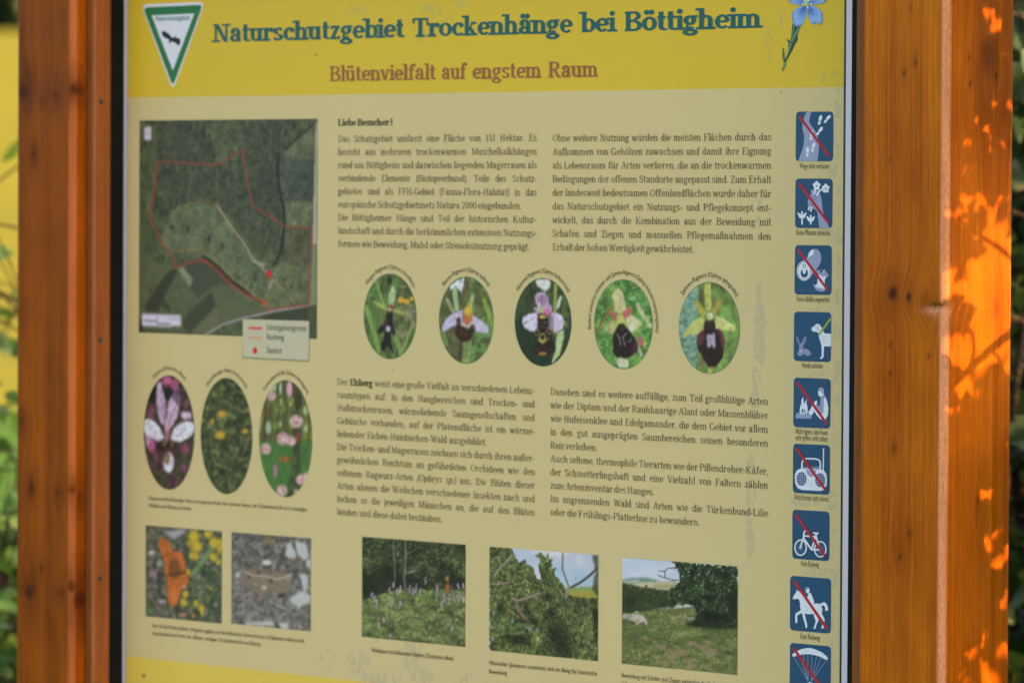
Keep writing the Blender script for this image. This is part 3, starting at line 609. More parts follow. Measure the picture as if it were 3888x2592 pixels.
INK = (62, 66, 42)
def para(name, lines, ux0, ux1, top, bot, xh, ends={}, bold=(), ital=()):
    P = Print(); n = len(lines); za, zb = float(at(*top)[2]), float(at(*bot)[2]); x0 = float(at(ux0, 1296)[0])
    for k, ln in enumerate(lines):
        z = za+(zb-za)*k/(n-1); vy = top[1]+(bot[1]-top[1])*k/(n-1)
        xa = float(at(ux0(vy) if callable(ux0) else ux0, vy)[0]); e = ends.get(k); xb = float(at(e if e else ux1, vy)[0])
        line_text(P, ln.split(), xa, xb, z, xh, 'reg', INK, e is None, bold=bold, ital=ital)
    return P.build(name)
para('body_text', ["Das Schutzgebiet umfasst eine Fläche von 151 Hektar. Es", "besteht aus mehreren trockenwarmen Muschelkalkhängen",
  "rund um Böttigheim und dazwischen liegenden Magerrasen als", "verbindende Elemente (Biotopverbund). Teile des Schutz-",
  "gebietes sind als FFH-Gebiet (Fauna-Flora-Habitat) in das", "europäische Schutzgebietsnetz Natura 2000 eingebunden.",
  "Die Böttigheimer Hänge sind Teil der historischen Kultur-", "landschaft und durch die herkömmlichen extensiven Nutzungs-",
  "formen wie Beweidung, Mahd oder Streuobstnutzung geprägt."], 1285, 2040, (1300, 539.5), (1300, 937), .0056, {5: 1983, 8: 2013})
para('body_text', ["Ohne weitere Nutzung würden die meisten Flächen durch das", "Aufkommen von Gehölzen zuwachsen und damit ihre Eignung",
  "als Lebensraum für Arten verlieren, die an die trockenwarmen", "Bedingungen der offenen Standorte angepasst sind. Zum Erhalt",
  "der landesweit bedeutsamen Offenlandflächen wurde daher für", "das Naturschutzgebiet ein Nutzungs- und Pflegekonzept ent-",
  "wickelt, das durch die Kombination aus der Beweidung mit", "Schafen und Ziegen und manuellen Pflegemaßnahmen den",
  "Erhalt der hohen Wertigkeit gewährleistet."], 2099, 2930, (2102, 537.5), (2099, 950), .0056, {8: 2637})
para('body_text', ["Der Elsberg weist eine große Vielfalt an verschiedenen Lebens-", "raumtypen auf. In den Hangbereichen sind Trocken- und",
  "Halbtrockenrasen, wärmeliebende Saumgesellschaften und", "Gebüsche vorhanden, auf der Plateaufläche ist ein wärme-", "liebender Eichen-Hainbuchen-Wald ausgebildet.",
  "Die Trocken- und Magerrasen zeichnen sich durch ihren außer-", "gewöhnlichen Reichtum an gefährdeten Orchideen wie den",
  "seltenen Ragwurz-Arten (Ophrys sp.) aus. Die Blüten dieser", "Arten ahmen die Weibchen verschiedener Insekten nach und",
  "locken so die jeweiligen Männchen an, die auf den Blüten", "landen und diese dabei bestäuben."], 1281, 2033, (1300, 1461), (1300, 1954), .0056, {4: 1850, 10: 1681}, ('Elsberg',), ('(Ophrys', 'sp.)'))
para('body_text', ["Daneben sind es weitere auffällige, zum Teil großblütige Arten", "wie der Diptam und der Rauhhaarige Alant oder Massenblüher",
  "wie Hufeisenklee und Edelgamander, die dem Gebiet vor allem", "in den gut ausgeprägten Saumbereichen seinen besonderen", "Reiz verleihen.",
  "Auch seltene, thermophile Tierarten wie der Pillendreher-Käfer,", "der Schmetterlingshaft und eine Vielzahl von Faltern zählen", "zum Arteninventar des Hanges.",
  "Im angrenzenden Wald sind Arten wie die Türkenbund-Lilie", "oder die Frühlings-Platterbse zu bewundern."], 2091, 2919, (2094.6, 1498.5), (2090.8, 1954.5), .0056, {4: 2270, 7: 2486, 9: 2659})
P = Print(); za = float(at(1300, 478)[2])
line_text(P, ["Liebe", "Besucher", "!"], float(at(1285, 478)[0]), float(at(1492, 478)[0]), za, .0056, 'bold', INK, False); P.build('salutation')
# title and subtitle: each word between its measured ends
def words_fit(name, items, xh, font, col):
    P = Print()
    for wd, (ua, va), (ub, vb) in items:
        a, b = at(ua, va), at(ub, vb); sz = xh/100.; D = FONTS[font][0]; sx = float(b[0]-a[0])/word_w(wd, font); x = float(a[0]); z = float(a[2]+b[2])/2
        for c in wd: x += put_glyph(P, c, x, z, sx, sz, font, col)
    return P.build(name)
words_fit('title_lettering', [("Naturschutzgebiet", (809, 162), (1536, 142)), ("Trockenhänge", (1567, 141), (2175, 126.5)), ("bei", (2207, 124), (2339, 121)), ("Böttigheim", (2371, 120.5), (2893, 105.5))], .0158, 'bold', (30, 88, 90))
words_fit('subtitle_lettering', [("Blütenvielfalt", (1252, 309), (1656, 303)), ("auf", (1678, 302), (1772, 300)), ("engstem", (1795, 300), (2058, 296)), ("Raum", (2083, 295), (2273, 292))], .0128, 'mid', (136, 84, 56))

# ---- small sans lettering from the built-in font, optionally bent round an ellipse
def sans(P, txt, col, mapf, bold=0.0):
    cu = bpy.data.curves.new('t', 'FONT'); cu.body = txt; cu.size = 1.0; cu.resolution_u = 2; cu.offset = bold
    ob = bpy.data.objects.new('t', cu); C.objects.link(ob)
    dg = bpy.context.evaluated_depsgraph_get(); me = bpy.data.meshes.new_from_object(ob.evaluated_get(dg))
    bpy.data.objects.remove(ob)
    V = [v.co.copy() for v in me.vertices]
    if not V: return
    w = max(v.x for v in V); me.calc_loop_triangles(); T = [tuple(t.vertices) for t in me.loop_triangles]
    P.tri([mapf(v.x/w, v.y, w) for v in V], T, col); bpy.data.meshes.remove(me); bpy.data.curves.remove(cu)
def sans_line(P, txt, a, b, size, col=INK, bold=0.0):   # size: em height in metres
    A, B = at(*a), at(*b); x0, x1 = float(A[0]), float(B[0]); z = float(A[2]+B[2])/2
    sans(P, txt, col, lambda s, y, w: (x0+(x1-x0)*s, z+y*size), bold)
def sans_arc(P, txt, cen, R, a0, a1, size, col=INK, bold=0.0):  # angles from the vertical, on an ellipse, panel coordinates
    def f(s, y, w):
        q = rad(a0+(a1-a0)*s); return (cen[0]+(R[0]+y*size)*math.sin(q), cen[1]+(R[1]+y*size)*math.cos(q))
    sans(P, txt, col, f, bold)
for txt, a, b, z in (("Wege nicht verlassen", (3037, 641), (3147, 640), 0), ("Keine Pflanzen abreissen", (3023.5, 893), (3153, 894), 0), ("Keine Abfälle wegwerfen", (3025.5, 1145), (3150, 1147), 0),
                     ("Hunde anleinen", (3045, 1395), (3125, 1399), 0), ("Nicht lagern, kein Feuer,", (3021.5, 1645), (3145.5, 1652), 0), ("nicht grillen, nicht zelten", (3021, 1669), (3143, 1675), 0),
                     ("Nicht lärmen, nicht stören", (3016, 1895), (3145, 1903), 0), ("Kein Radweg", (3042, 2147), (3110, 2152), 0), ("Kein Reitweg", (3039.5, 2423), (3114, 2430), 0)):
    P = Print(); sans_line(P, txt, a, b, .0090); P.build('pictogram_caption')

# ------------------------------------------------------------------ pictograms
BL, LB, WH, RD = (36, 74, 108), (138, 148, 182), (214, 212, 226), (164, 34, 44)
def rrect(P, c, r, col):               # corners tl,tr,br,bl in zoom px
    Q = P.pts2(c); out = []
    rr = r
    for k in range(4):
        a, b, d = np.array(Q[k-1]), np.array(Q[k]), np.array(Q[(k+1) % 4]); e1 = (a-b)/np.linalg.norm(a-b); e2 = (d-b)/np.linalg.norm(d-b)
        for t in np.linspace(0, 1, 6):
            p0, p1 = b+e1*rr, b+e2*rr; out.append(tuple((1-t)**2*p0+2*t*(1-t)*b+t*t*p1))
    P.poly2(out, col)
def base(zoom, c):
    P = Print(2*EPS, zoom); Q = [(c[0][0]-4, c[0][1]-2), (c[1][0]+4, c[1][1]-2), (c[2][0]+4, c[2][1]+2), (c[3][0]-4, c[3][1]+2)]
    for i in range(4):                 # pale corners of the white square the sign was cut from
        x, y = c[i]; sx = 1 if i in (0, 3) else -1; sy = 1 if i in (0, 1) else -1
        P.poly([(x-3*sx, y-2*sy), (x+16*sx, y-2*sy), (x-3*sx, y+18*sy)], (198, 196, 196))
    rrect(P, c, .0052, BL); return P
def slash(P, a, b, w=30): P.seg([a, b], w, RD)
Z12, Z34, Z56, Z7, Z89 = (2990, 400, .3188), (2990, 900, .3188), (2990, 1400, .3188), (2980, 1880, .2295), (2980, 2140, .2882)
# 1 keep to the paths
P = base(Z12, [(106, 77), (550, 76), (547, 666), (100, 668)])
P.poly([(232, 79), (290, 79), (270, 140), (262, 200), (290, 250), (330, 300), (365, 380), (380, 470), (375, 560), (362, 666), (130, 667), (160, 590), (190, 500), (205, 400), (200, 350), (182, 280), (184, 210), (205, 140)], LB)
def foot(P, x, y, a, s=1.0):           # a sole and heel
    c, d = math.cos(rad(a)), math.sin(rad(a))
    f = lambda px, py: (x+s*(px*c-py*d), y+s*(px*d+py*c))
    P.poly([f(*p) for p in [(-15, 6), (-19, -20), (-20, -42), (-12, -60), (0, -66), (12, -60), (20, -42), (18, -20), (14, 6)]], WH)
    P.poly([f(*p) for p in [(-15, 14), (15, 14), (16, 36), (10, 52), (0, 57), (-10, 52), (-16, 36)]], WH)
for a in ((391, 180, 14, .98), (476, 168, 38, .95), (384, 312, 36, .98), (289, 362, 8, .98), (310, 505, 14, .98), (242, 562, 2, 1.0)): foot(P, *a)
slash(P, (148, 135), (504, 610)); P.build('pictogram', 'blue pictogram of footprints leaving a path, crossed out in red')
# 2 no picking flowers
P = base(Z12, [(100, 873), (543, 874), (537, 1462), (93, 1460)])
P.poly([(280, 1010), (330, 1003), (375, 1030), (400, 1075), (415, 1140), (418, 1220), (440, 1310), (475, 1390), (503, 1460), (387, 1460), (372, 1380), (362, 1290), (350, 1245), (310, 1235), (265, 1200), (243, 1180), (250, 1130), (280, 1060), (290, 1040)], LB)
P.seg([(340, 1000), (318, 1062)], 20, WH); P.seg([(425, 1000), (385, 1020), (352, 1076)], 20, WH)
for cx, cy in ((352, 958), (461, 990)):
    for k in range(5): P.ell(cx+27*math.sin(k*1.2566), cy-36*math.cos(k*1.2566), 20, 22, WH, 0, 14)
    P.ell(cx, cy, 22, 28, WH, 0, 14); P.ell(cx, cy+2, 11, 14, LB, 0, 14)
for y in (1078, 1112, 1146, 1180): 
    P.seg([(290-(y-1078)*.25, y-14), (356-(y-1078)*.3, y+18)], 5, (70, 96, 135))
P.seg([(268, 1200), (255, 1248)], 18, WH); P.seg([(292, 1212), (283, 1266)], 20, WH)
for cx, cy, s in ((180, 1330, 1), (283, 1370, .95)):
    P.seg([(cx, cy-80*s+10), (cx, 1420)], 18, WH)
    P.poly([(cx, cy+22*s), (cx-30*s, cy+10*s), (cx-48*s, cy-25*s), (cx-57*s, cy-58*s), (cx-20*s, cy-38*s), (cx, cy-8*s)], WH)
    P.poly([(cx, cy+22*s), (cx+30*s, cy+10*s), (cx+48*s, cy-25*s), (cx+57*s, cy-58*s), (cx+20*s, cy-38*s), (cx, cy-8*s)], WH)
slash(P, (144, 930), (497, 1404)); P.build('pictogram', 'blue pictogram of a hand picking flowers, crossed out in red')
# 3 no litter
P = base(Z34, [(95, 95), (532, 101), (529, 690), (86, 682)])
P.poly([(135, 330), (240, 240), (262, 180), (290, 148), (325, 140), (365, 150), (395, 185), (408, 240), (400, 300), (375, 350), (262, 490), (200, 470)], LB)
P.poly([(246, 244), (258, 190), (285, 155), (310, 150), (320, 175), (312, 205), (285, 225)], WH)
P.ell(203, 402, 88, 118, WH); P.ring(203, 402, 76, 104, 6, BL); P.ell(205, 428, 44, 56, BL); P.ell(205, 380, 22, 60, WH); P.ring(205, 345, 14, 20, 8, BL)
P.poly([(340, 405), (375, 390), (430, 392), (475, 415), (498, 470), (470, 475), (450, 500), (440, 520), (430, 470), (390, 440), (375, 440)], LB)
P.ell(415, 410, 30, 14, BL, 15); P.poly([(378, 440), (430, 470), (470, 470), (450, 510), (448, 560), (470, 610), (430, 625), (400, 605), (370, 605), (345, 590), (318, 580), (312, 562), (345, 575), (362, 540), (362, 480)], WH)
P.seg([(447, 388), (424, 426)], 10, WH); P.poly([(312, 562), (345, 590), (375, 605), (405, 605), (440, 625), (462, 628), (440, 645), (405, 650), (370, 640), (335, 620)], LB)
slash(P, (134, 154), (486, 632)); P.build('pictogram', 'blue pictogram of a can and an apple core, crossed out in red')
# 4 dogs on the lead
P = base(Z34, [(84, 886), (526, 896), (520, 1488), (77, 1472)])
P.poly([(284, 1080), (300, 1070), (322, 1060), (340, 1038), (368, 1028), (395, 1050), (420, 1095), (440, 1140), (460, 1148), (524, 1150), (524, 1295), (495, 1302), (440, 1300), (436, 1370), (436, 1420), (420, 1445), (392, 1447), (392, 1432), (410, 1422), (412, 1350), (408, 1290), (395, 1240), (375, 1175), (372, 1140), (350, 1128), (310, 1125), (288, 1105)], WH)
P.ell(296, 1086, 8, 9, (40, 60, 80)); P.ell(334, 1066, 6, 5, (60, 80, 100)); P.seg([(366, 1048), (360, 1090), (374, 1115), (384, 1095)], 5, (80, 100, 130)); P.seg([(420, 1170), (432, 1200), (412, 1240)], 6, (180, 182, 190)); P.seg([(470, 1180), (455, 1230), (425, 1250)], 6, (180, 182, 190))
P.seg([(376, 1165), (523, 965)], 24, (126, 160, 58))
P.poly([(108, 1190), (120, 1185), (140, 1215), (156, 1270), (170, 1270), (190, 1215), (215, 1186), (232, 1190), (222, 1240), (192, 1290), (190, 1325), (240, 1330), (272, 1355), (286, 1385), (272, 1410), (232, 1412), (205, 1390), (168, 1415), (145, 1412), (120, 1395), (125, 1370), (140, 1360), (142, 1320), (148, 1290), (120, 1240)], (128, 136, 172))
P.seg([(120, 1200), (148, 1262)], 8, (60, 90, 125)); P.seg([(218, 1204), (188, 1262)], 8, (60, 90, 125)); P.ell(166, 1356, 14, 12, (180, 184, 205))
P.build('pictogram', 'blue pictogram of a hare and a dog on a green lead')
# 5 no camping or fire
P = base(Z56, [(80, 102), (519, 120), (512, 710), (72, 690)])
P.poly([(100, 560), (112, 530), (130, 515), (160, 530), (190, 525), (230, 530), (262, 520), (290, 545), (292, 585), (262, 594), (230, 590), (190, 592), (150, 588), (104, 588)], LB)
P.poly([(160, 540), (148, 500), (155, 450), (170, 410), (170, 370), (182, 350), (192, 330), (195, 380), (202, 430), (208, 400), (236, 358), (230, 400), (242, 450), (246, 500), (238, 530), (215, 535), (185, 535)], WH)
P.ell(184, 500, 10, 28, BL, 8, 12); P.ell(212, 505, 7, 30, BL, -12, 12)
P.poly([(440, 305), (462, 345), (480, 400), (492, 470), (485, 550), (462, 598), (430, 606), (395, 595), (360, 560), (325, 505), (290, 557), (250, 520), (300, 440), (330, 430), (420, 530), (430, 480), (428, 350)], WH)
P.poly([(400, 345), (425, 330), (450, 320), (440, 350), (438, 420), (432, 520), (410, 545), (385, 530), (345, 440), (370, 430), (388, 455)], LB)
P.ell(404, 278, 36, 56, WH); P.poly([(370, 265), (372, 240), (388, 222), (410, 218), (432, 230), (440, 262), (438, 292), (428, 300), (412, 285), (408, 262)], LB)
P.poly([(322, 400), (332, 380), (358, 376), (360, 410), (346, 440), (326, 430)], WH); P.poly([(398, 335), (440, 305), (456, 340), (420, 360)], (140, 148, 178))
slash(P, (120, 160), (471, 650)); P.build('pictogram', 'blue pictogram of a person sitting by a campfire, crossed out in red')
# 6 no noise
P = base(Z56, [(72, 888), (511, 908), (506, 1497), (67, 1472)])
for k in range(6): P.seg([(194+k*33, 1176), (216+k*33, 1176)], 22, LB)
P.seg([(175, 1200), (178, 1110), (200, 1074), (240, 1066), (340, 1070), (378, 1080), (396, 1112), (396, 1200)], 18, WH)
P.poly([(92, 1300), (98, 1240), (125, 1200), (165, 1186), (400, 1194), (440, 1208), (468, 1250), (476, 1320), (470, 1390), (445, 1435), (395, 1452), (180, 1440), (130, 1420), (100, 1370)], WH)
P.poly([(218, 1200), (350, 1205), (330, 1265), (290, 1288), (248, 1262)], LB); P.seg([(434, 965), (432, 1210)], 13, WH); P.poly([(424, 948), (448, 940), (438, 972), (428, 970)], WH)
for cx, cy in ((173, 1308), (396, 1322)):
    P.ell(cx, cy, 60, 84, (128, 142, 172), 0, 30)
    for i in range(-2, 3):
        for j in range(-2, 3):
            if i*i+j*j < 7: P.ell(cx+i*24, cy+j*32+i*1.0, 8.5, 11, (38, 70, 104), 0, 8)
P.seg([(270, 1300), (262, 1340), (300, 1370), (290, 1410)], 5, (190, 190, 196))
slash(P, (112, 942), (462, 1438)); P.build('pictogram', 'blue pictogram of a portable radio, crossed out in red')
# 7 no cycling
P = base(Z7, [(132, 230), (746, 268), (741, 1086), (127, 1040)])
for cx, cy in ((270, 860), (598, 886)):
    P.ell(cx, cy, 30, 40, (110, 128, 165))
    for k in range(22):
        q = k*math.pi/11+.1; P.seg([(cx+24*math.cos(q), cy+32*math.sin(q)), (cx+88*math.cos(q), cy+116*math.sin(q))], 5, (92, 114, 152))
    P.ring(cx, cy, 94, 126, 22, WH)
P.seg([(262, 875), (320, 690), (330, 610), (348, 580), (376, 578)], 26, WH); P.seg([(318, 665), (520, 680)], 26, WH); P.seg([(316, 690), (455, 895)], 28, WH)
P.seg([(455, 890), (525, 660)], 28, WH); P.seg([(450, 892), (590, 896)], 28, WH); P.seg([(590, 900), (528, 660)], 26, WH); P.poly([(470, 605), (574, 610), (566, 642), (545, 640), (535, 670), (515, 668), (515, 640), (480, 622)], WH)
slash(P, (190, 312), (682, 1002), 42); P.build('pictogram', 'blue pictogram of a bicycle, crossed out in red')
# 8 no riding
P = base(Z89, [(75, 152), (614, 192), (609, 916), (70, 868)])
P.poly([(106, 450), (130, 400), (155, 370), (160, 336), (178, 356), (200, 362), (235, 400), (262, 450), (295, 500), (310, 505), (385, 525), (425, 514), (465, 525), (482, 545), (495, 580), (498, 620), (492, 652), (528, 720), (526, 770), (512, 845), (486, 850), (500, 780), (494, 730), (460, 680), (440, 690), (448, 745), (420, 800), (408, 850), (378, 848), (402, 790), (412, 745), (392, 700), (384, 655), (320, 660), (264, 650), (280, 720), (300, 800), (298, 838), (271, 836), (276, 815), (255, 740), (228, 640), (168, 675), (170, 765), (144, 778), (140, 700), (145, 652), (215, 605), (204, 560), (205, 510), (190, 460), (160, 455), (120, 465)], WH)
P.poly([(470, 528), (495, 505), (530, 500), (560, 530), (578, 600), (540, 622), (535, 570), (520, 545), (500, 545), (482, 556)], WH)
P.poly([(318, 380), (345, 378), (368, 430), (392, 495), (385, 530), (345, 530), (322, 470), (295, 440), (305, 425)], WH); P.ell(306, 345, 25, 40, WH)
P.poly([(264, 350), (276, 330), (280, 308), (300, 298), (322, 312), (318, 322), (290, 338)], LB); P.seg([(280, 560), (300, 590), (296, 630)], 8, (188, 190, 198)); P.seg([(455, 620), (455, 650)], 10, (190, 192, 200))
slash(P, (128, 224), (558, 845), 36); P.build('pictogram', 'blue pictogram of a rider on a horse, crossed out in red')
# 9 no paragliding
P = base(Z89, [(72, 1034), (612, 1082), (607, 1800), (66, 1752)])
for a, b in (((120, 1212), (300, 1520)), ((205, 1210), (304, 1525)), ((248, 1192), (308, 1530)), ((308, 1186), (312, 1530)), ((362, 1190), (356, 1540)), ((425, 1205), (362, 1530)), ((486, 1225), (366, 1525)), ((556, 1258), (372, 1520))): P.seg([a, b], 4.5, (150, 162, 190))
P.poly([(102, 1205), (108, 1180), (160, 1145), (230, 1115), (300, 1104), (360, 1106), (430, 1130), (500, 1165), (555, 1210), (574, 1240), (568, 1258), (545, 1258), (480, 1222), (400, 1196), (320, 1184), (240, 1188), (170, 1202), (118, 1218)], WH)
P.ell(334, 1572, 16, 24, WH); P.poly([(312, 1540), (300, 1600), (315, 1700), (355, 1700), (370, 1600), (358, 1540), (350, 1600), (320, 1600)], WH)
P.seg([(250, 1150), (300, 1130), (290, 1160)], 8, (190, 192, 198)); slash(P, (122, 1106), (560, 1730), 36); P.build('pictogram', 'blue pictogram of a paraglider, crossed out in red')

# ------------------------------------------------------------------ reserve sign and flower
ZT = (0, 0, .55295)
P = Print(2*EPS, ZT)
def rtri(c, r, col):
    Q = [np.array(p) for p in P.pts2(c)]; out = []
    for k in range(3):
        a, b, d = Q[k-1], Q[k], Q[(k+1) % 3]; e1 = (a-b)/np.linalg.norm(a-b); e2 = (d-b)/np.linalg.norm(d-b)
        for t in np.linspace(0, 1, 6): out.append(tuple((1-t)**2*(b+e1*r)+2*t*(1-t)*b+t*t*(b+e2*r)))
    P.poly2(out, col)
rtri([(970, 33), (1412, 14), (1189, 626)], .012, (205, 203, 214)); rtri([(984, 54), (1396, 34), (1189, 596)], .008, (38, 108, 66)); rtri([(1043, 108), (1336, 95), (1189, 485)], .001, (210, 208, 222))
EAG = [(1112, 218), (1128, 214), (1142, 222), (1160, 232), (1180, 256), (1192, 262), (1200, 254), (1210, 250), (1212, 262), (1228, 264), (1240, 270), (1242, 296), (1228, 318), (1214, 302), (1196, 292), (1186, 286), (1176, 292), (1164, 306), (1166, 282), (1150, 266), (1134, 262), (1118, 248)]
P.poly(EAG, (34, 36, 30))
sans_line(P, "Naturschutzgebiet", (1072*.55295, 146*.55295), (1306*.55295, 138*.55295), .0088, (38, 108, 66), .02)
P.build('reserve_emblem', 'white triangle with green border and a black eagle')
def flower():
    P = Print(2*EPS, (2900, 0, .22957))
    gr, gd, gl = (66, 112, 84), (44, 62, 46), (98, 140, 112)
    P.poly([(478, 400), (615, 430), (585, 520), (560, 600), (572, 640), (555, 690), (520, 740), (480, 830), (440, 900), (400, 980), (375, 1020), (380, 1070), (350, 1130), (318, 1185), (304, 1165), (325, 1090), (332, 1020), (312, 940), (318, 800), (330, 785), (345, 860), (352, 990), (385, 900), (408, 820), (412, 720), (380, 660), (392, 648), (425, 670), (448, 690), (462, 560)], gd)
    P.poly([(490, 420), (520, 440), (500, 560), (470, 680), (455, 640), (466, 540)], gr); P.poly([(575, 440), (612, 434), (580, 530), (500, 670), (440, 820), (400, 930), (372, 1000), (358, 990), (400, 860), (440, 730), (500, 590)], gr)
    P.poly([(560, 470), (580, 480), (540, 560), (470, 700), (455, 690)], gl); P.poly([(440, 720), (462, 720), (425, 850), (375, 980), (362, 985)], (108, 140, 130)); P.poly([(520, 600), (556, 606), (548, 660), (500, 730), (490, 700)], (52, 84, 64))
    P.poly([(316, 810), (330, 800), (338, 900), (346, 1000), (330, 1010)], gr); P.poly([(335, 1030), (376, 1020), (372, 1070), (330, 1150), (316, 1160)], (86, 140, 120)); P.poly([(386, 655), (400, 655), (440, 720), (430, 800), (418, 730)], gr)
    def petal(out, c, n=14, dark=(78, 108, 188), light=(132, 172, 222)):
        Q = np.array(out, float); c = np.array(c, float)
        for k in range(n):             # from the rim inward, light to dark
            f = 1-k/n; f2 = f; colr = [light[i]+(dark[i]-light[i])*min(1, (k/n)**1.6*1.25) for i in range(3)]
            if k == 0: colr = (92, 132, 190)
            if k == 1: colr = (120, 160, 216)
            P.poly([tuple(c+(q-c)*f2) for q in Q], colr)
    petal([(700, 110), (650, 100), (570, 125), (500, 180), (465, 250), (470, 300), (490, 335), (482, 370), (490, 410), (540, 446), (630, 432), (670, 370), (700, 280), (716, 190)], (712, 105))
    petal([(720, 110), (760, 96), (850, 105), (930, 155), (980, 220), (978, 300), (985, 360), (975, 380), (930, 425), (912, 385), (880, 375), (850, 402), (815, 408), (780, 370), (750, 300), (735, 270), (718, 190)], (716, 105))
    petal([(700, 80), (620, 88), (520, 80), (450, 50), (415, 0), (400, -70), (470, -130), (600, -110), (690, -30)], (708, 70)); petal([(720, 70), (800, 78), (900, 76), (990, 55), (1030, 30), (1055, -20), (1040, -100), (930, -150), (780, -90), (730, 0)], (716, 66))
    for k in range(7):                 # veins
        q = rad(200+k*10)
        P.seg([(700-10*k*.2, 115), (700-150*math.cos(rad(25+k*9)), 115+150*math.sin(rad(25+k*9)))], 3, (74, 106, 186))
        P.seg([(724, 115), (724+150*math.cos(rad(25+k*9)), 115+150*math.sin(rad(25+k*9)))], 3, (74, 106, 186))
    P.ell(716, 50, 44, 56, (140, 178, 120)); P.ell(714, 86, 20, 14, (190, 200, 90)); P.ell(700, 40, 12, 26, (175, 205, 190)); P.ell(742, 30, 12, 24, (180, 208, 190))
    P.ell(664, 76, 17, 13, (196, 214, 226)); P.ell(795, 72, 18, 14, (200, 216, 230)); P.poly([(722, 108), (745, 106), (764, 150), (745, 160), (730, 142)], (196, 218, 206)); P.ell(690, 10, 16, 10, (200, 214, 226)); P.ell(760, 12, 16, 10, (200, 214, 226))
    return P.build('flower_picture', 'blue four petalled flower on a green stem')
flower()

# ------------------------------------------------------------------ printed photographs
class Pic:
    """a printed photograph: colours worked out on a grid of the panel; U, V are reading coordinates"""
    def __init__(s, box, step=.0011, zoom=(0, 0, 1), oval=False, y=2*EPS):
        x0, x1, z0, z1 = box; s.oval = oval; s.y = y
        nx, nz = int((x1-x0)/step), int((z1-z0)/step); s.nx, s.nz = nx, nz
        A, B = np.meshgrid(np.linspace(-1, 1, nx), np.linspace(-1, 1, nz))
        s.wx, s.hz = x1-x0, z1-z0
        if oval: a, b = A*np.sqrt(1-B*B/2), B*np.sqrt(1-A*A/2)
        else: a, b = A, B
        s.X = (x0+x1)/2+a*(x1-x0)/2; s.Z = (z0+z1)/2+b*(z1-z0)/2
        U, V = proj(s.X, 0.0, s.Z); ox, oy, k = zoom; s.U = (U-ox)/k; s.V = (V-oy)/k; s.k = k
        s.I = np.zeros((nz, nx, 3)); s.rng = np.random.default_rng(7)
        du = abs(s.U[nz//2, nx//2+1]-s.U[nz//2, nx//2]); dv = abs(s.V[nz//2+1, nx//2]-s.V[nz//2, nx//2]); s.du, s.dv = max(du, 1e-6), max(dv, 1e-6)
    def blend(s, m, col): s.I = s.I*(1-m[..., None])+np.asarray(col, float)*m[..., None]
    def fill(s, col): s.I[:] = col
    def inside(s, pts):
        P = np.array(pts, float); m = np.zeros(s.U.shape, bool)
        for k in range(len(P)):
            (x1, y1), (x2, y2) = P[k-1], P[k]
            c = ((y1 > s.V) != (y2 > s.V)); m ^= c & (s.U < (x2-x1)*(s.V-y1)/(y2-y1+1e-12)+x1)
        return m.astype(float)
    def soft(s, m, n):
        for _ in range(n):
            m = (m+np.roll(m, 1, 0)+np.roll(m, -1, 0))/3; m = (m+np.roll(m, 1, 1)+np.roll(m, -1, 1))/3
        return m
    def poly(s, pts, col, a=1., soft=1, rough=0, rs=12.):
        if rough:
            su, sv = s.U, s.V; s.U = su+rough*(fbm(su/rs, sv/rs, 31)-.5)*2; s.V = sv+rough*(fbm(su/rs, sv/rs, 47)-.5)*2
            m = s.inside(pts); s.U, s.V = su, sv
        else: m = s.inside(pts)
        m = s.soft(m, soft)*a; s.blend(m, col); return m
    def ell(s, cx, cy, rx, ry, col, a=1., soft=.25, ang=0):
        c, d = math.cos(rad(ang)), math.sin(rad(ang)); u, v = s.U-cx, s.V-cy; p, q = (u*c+v*d)/rx, (-u*d+v*c)/ry
        s.blend(np.clip((1-np.sqrt(p*p+q*q))/soft, 0, 1)*a, col)
    def line(s, pts, w, col, a=1.):
        m = np.zeros(s.U.shape)
        for (x1, y1), (x2, y2) in zip(pts[:-1], pts[1:]):
            dx, dy = x2-x1, y2-y1; L = dx*dx+dy*dy+1e-9; t = np.clip(((s.U-x1)*dx+(s.V-y1)*dy)/L, 0, 1)
            d = np.hypot(s.U-x1-t*dx, s.V-y1-t*dy); m = np.maximum(m, np.clip((w/2-d)/(max(s.du, 1)*.9)+.5, 0, 1))
        s.blend(m*a, col)
    def tex(s, sx, sy, amp, seed=0, m=None, o=4):
        n = 1+amp*(fbm(s.U/sx, s.V/sy, seed, o)-.5)*2
        if m is not None: n = 1+(n-1)*m
        s.I = s.I*n[..., None]
    def mixtex(s, sx, sy, col, lo, hi, seed=0, m=None, a=1.):
        n = np.clip((fbm(s.U/sx, s.V/sy, seed)-lo)/(hi-lo), 0, 1)*a
        if m is not None: n = n*m
        s.blend(n, col)
    def splat(s, n, cols, size, m=None, asp=1., seed=1, a=.8, ang=None):
        rng = np.random.default_rng(seed); cols = np.array(cols, float)
        js = rng.integers(0, s.nz, n); is_ = rng.integers(0, s.nx, n)
        for j, i in zip(js, is_):
            if m is not None and m[j, i] < .5: continue
            r = rng.uniform(*size); ru, rv = r/s.du, r*asp/s.dv; R = int(max(ru, rv))+2; j0, j1, i0, i1 = max(j-R, 0), min(j+R+1, s.nz), max(i-R, 0), min(i+R+1, s.nx)
            th = rng.uniform(0, 3.14) if ang is None else rad(ang)+rng.normal()*.3
            u = s.U[j0:j1, i0:i1]-s.U[j, i]; v = s.V[j0:j1, i0:i1]-s.V[j, i]; c, d = math.cos(th), math.sin(th)
            q = ((u*c+v*d)/(r*asp))**2+((-u*d+v*c)/r)**2; w = np.clip(1.3-q, 0, 1)*a
            s.I[j0:j1, i0:i1] = s.I[j0:j1, i0:i1]*(1-w[..., None])+cols[rng.integers(len(cols))]*w[..., None]
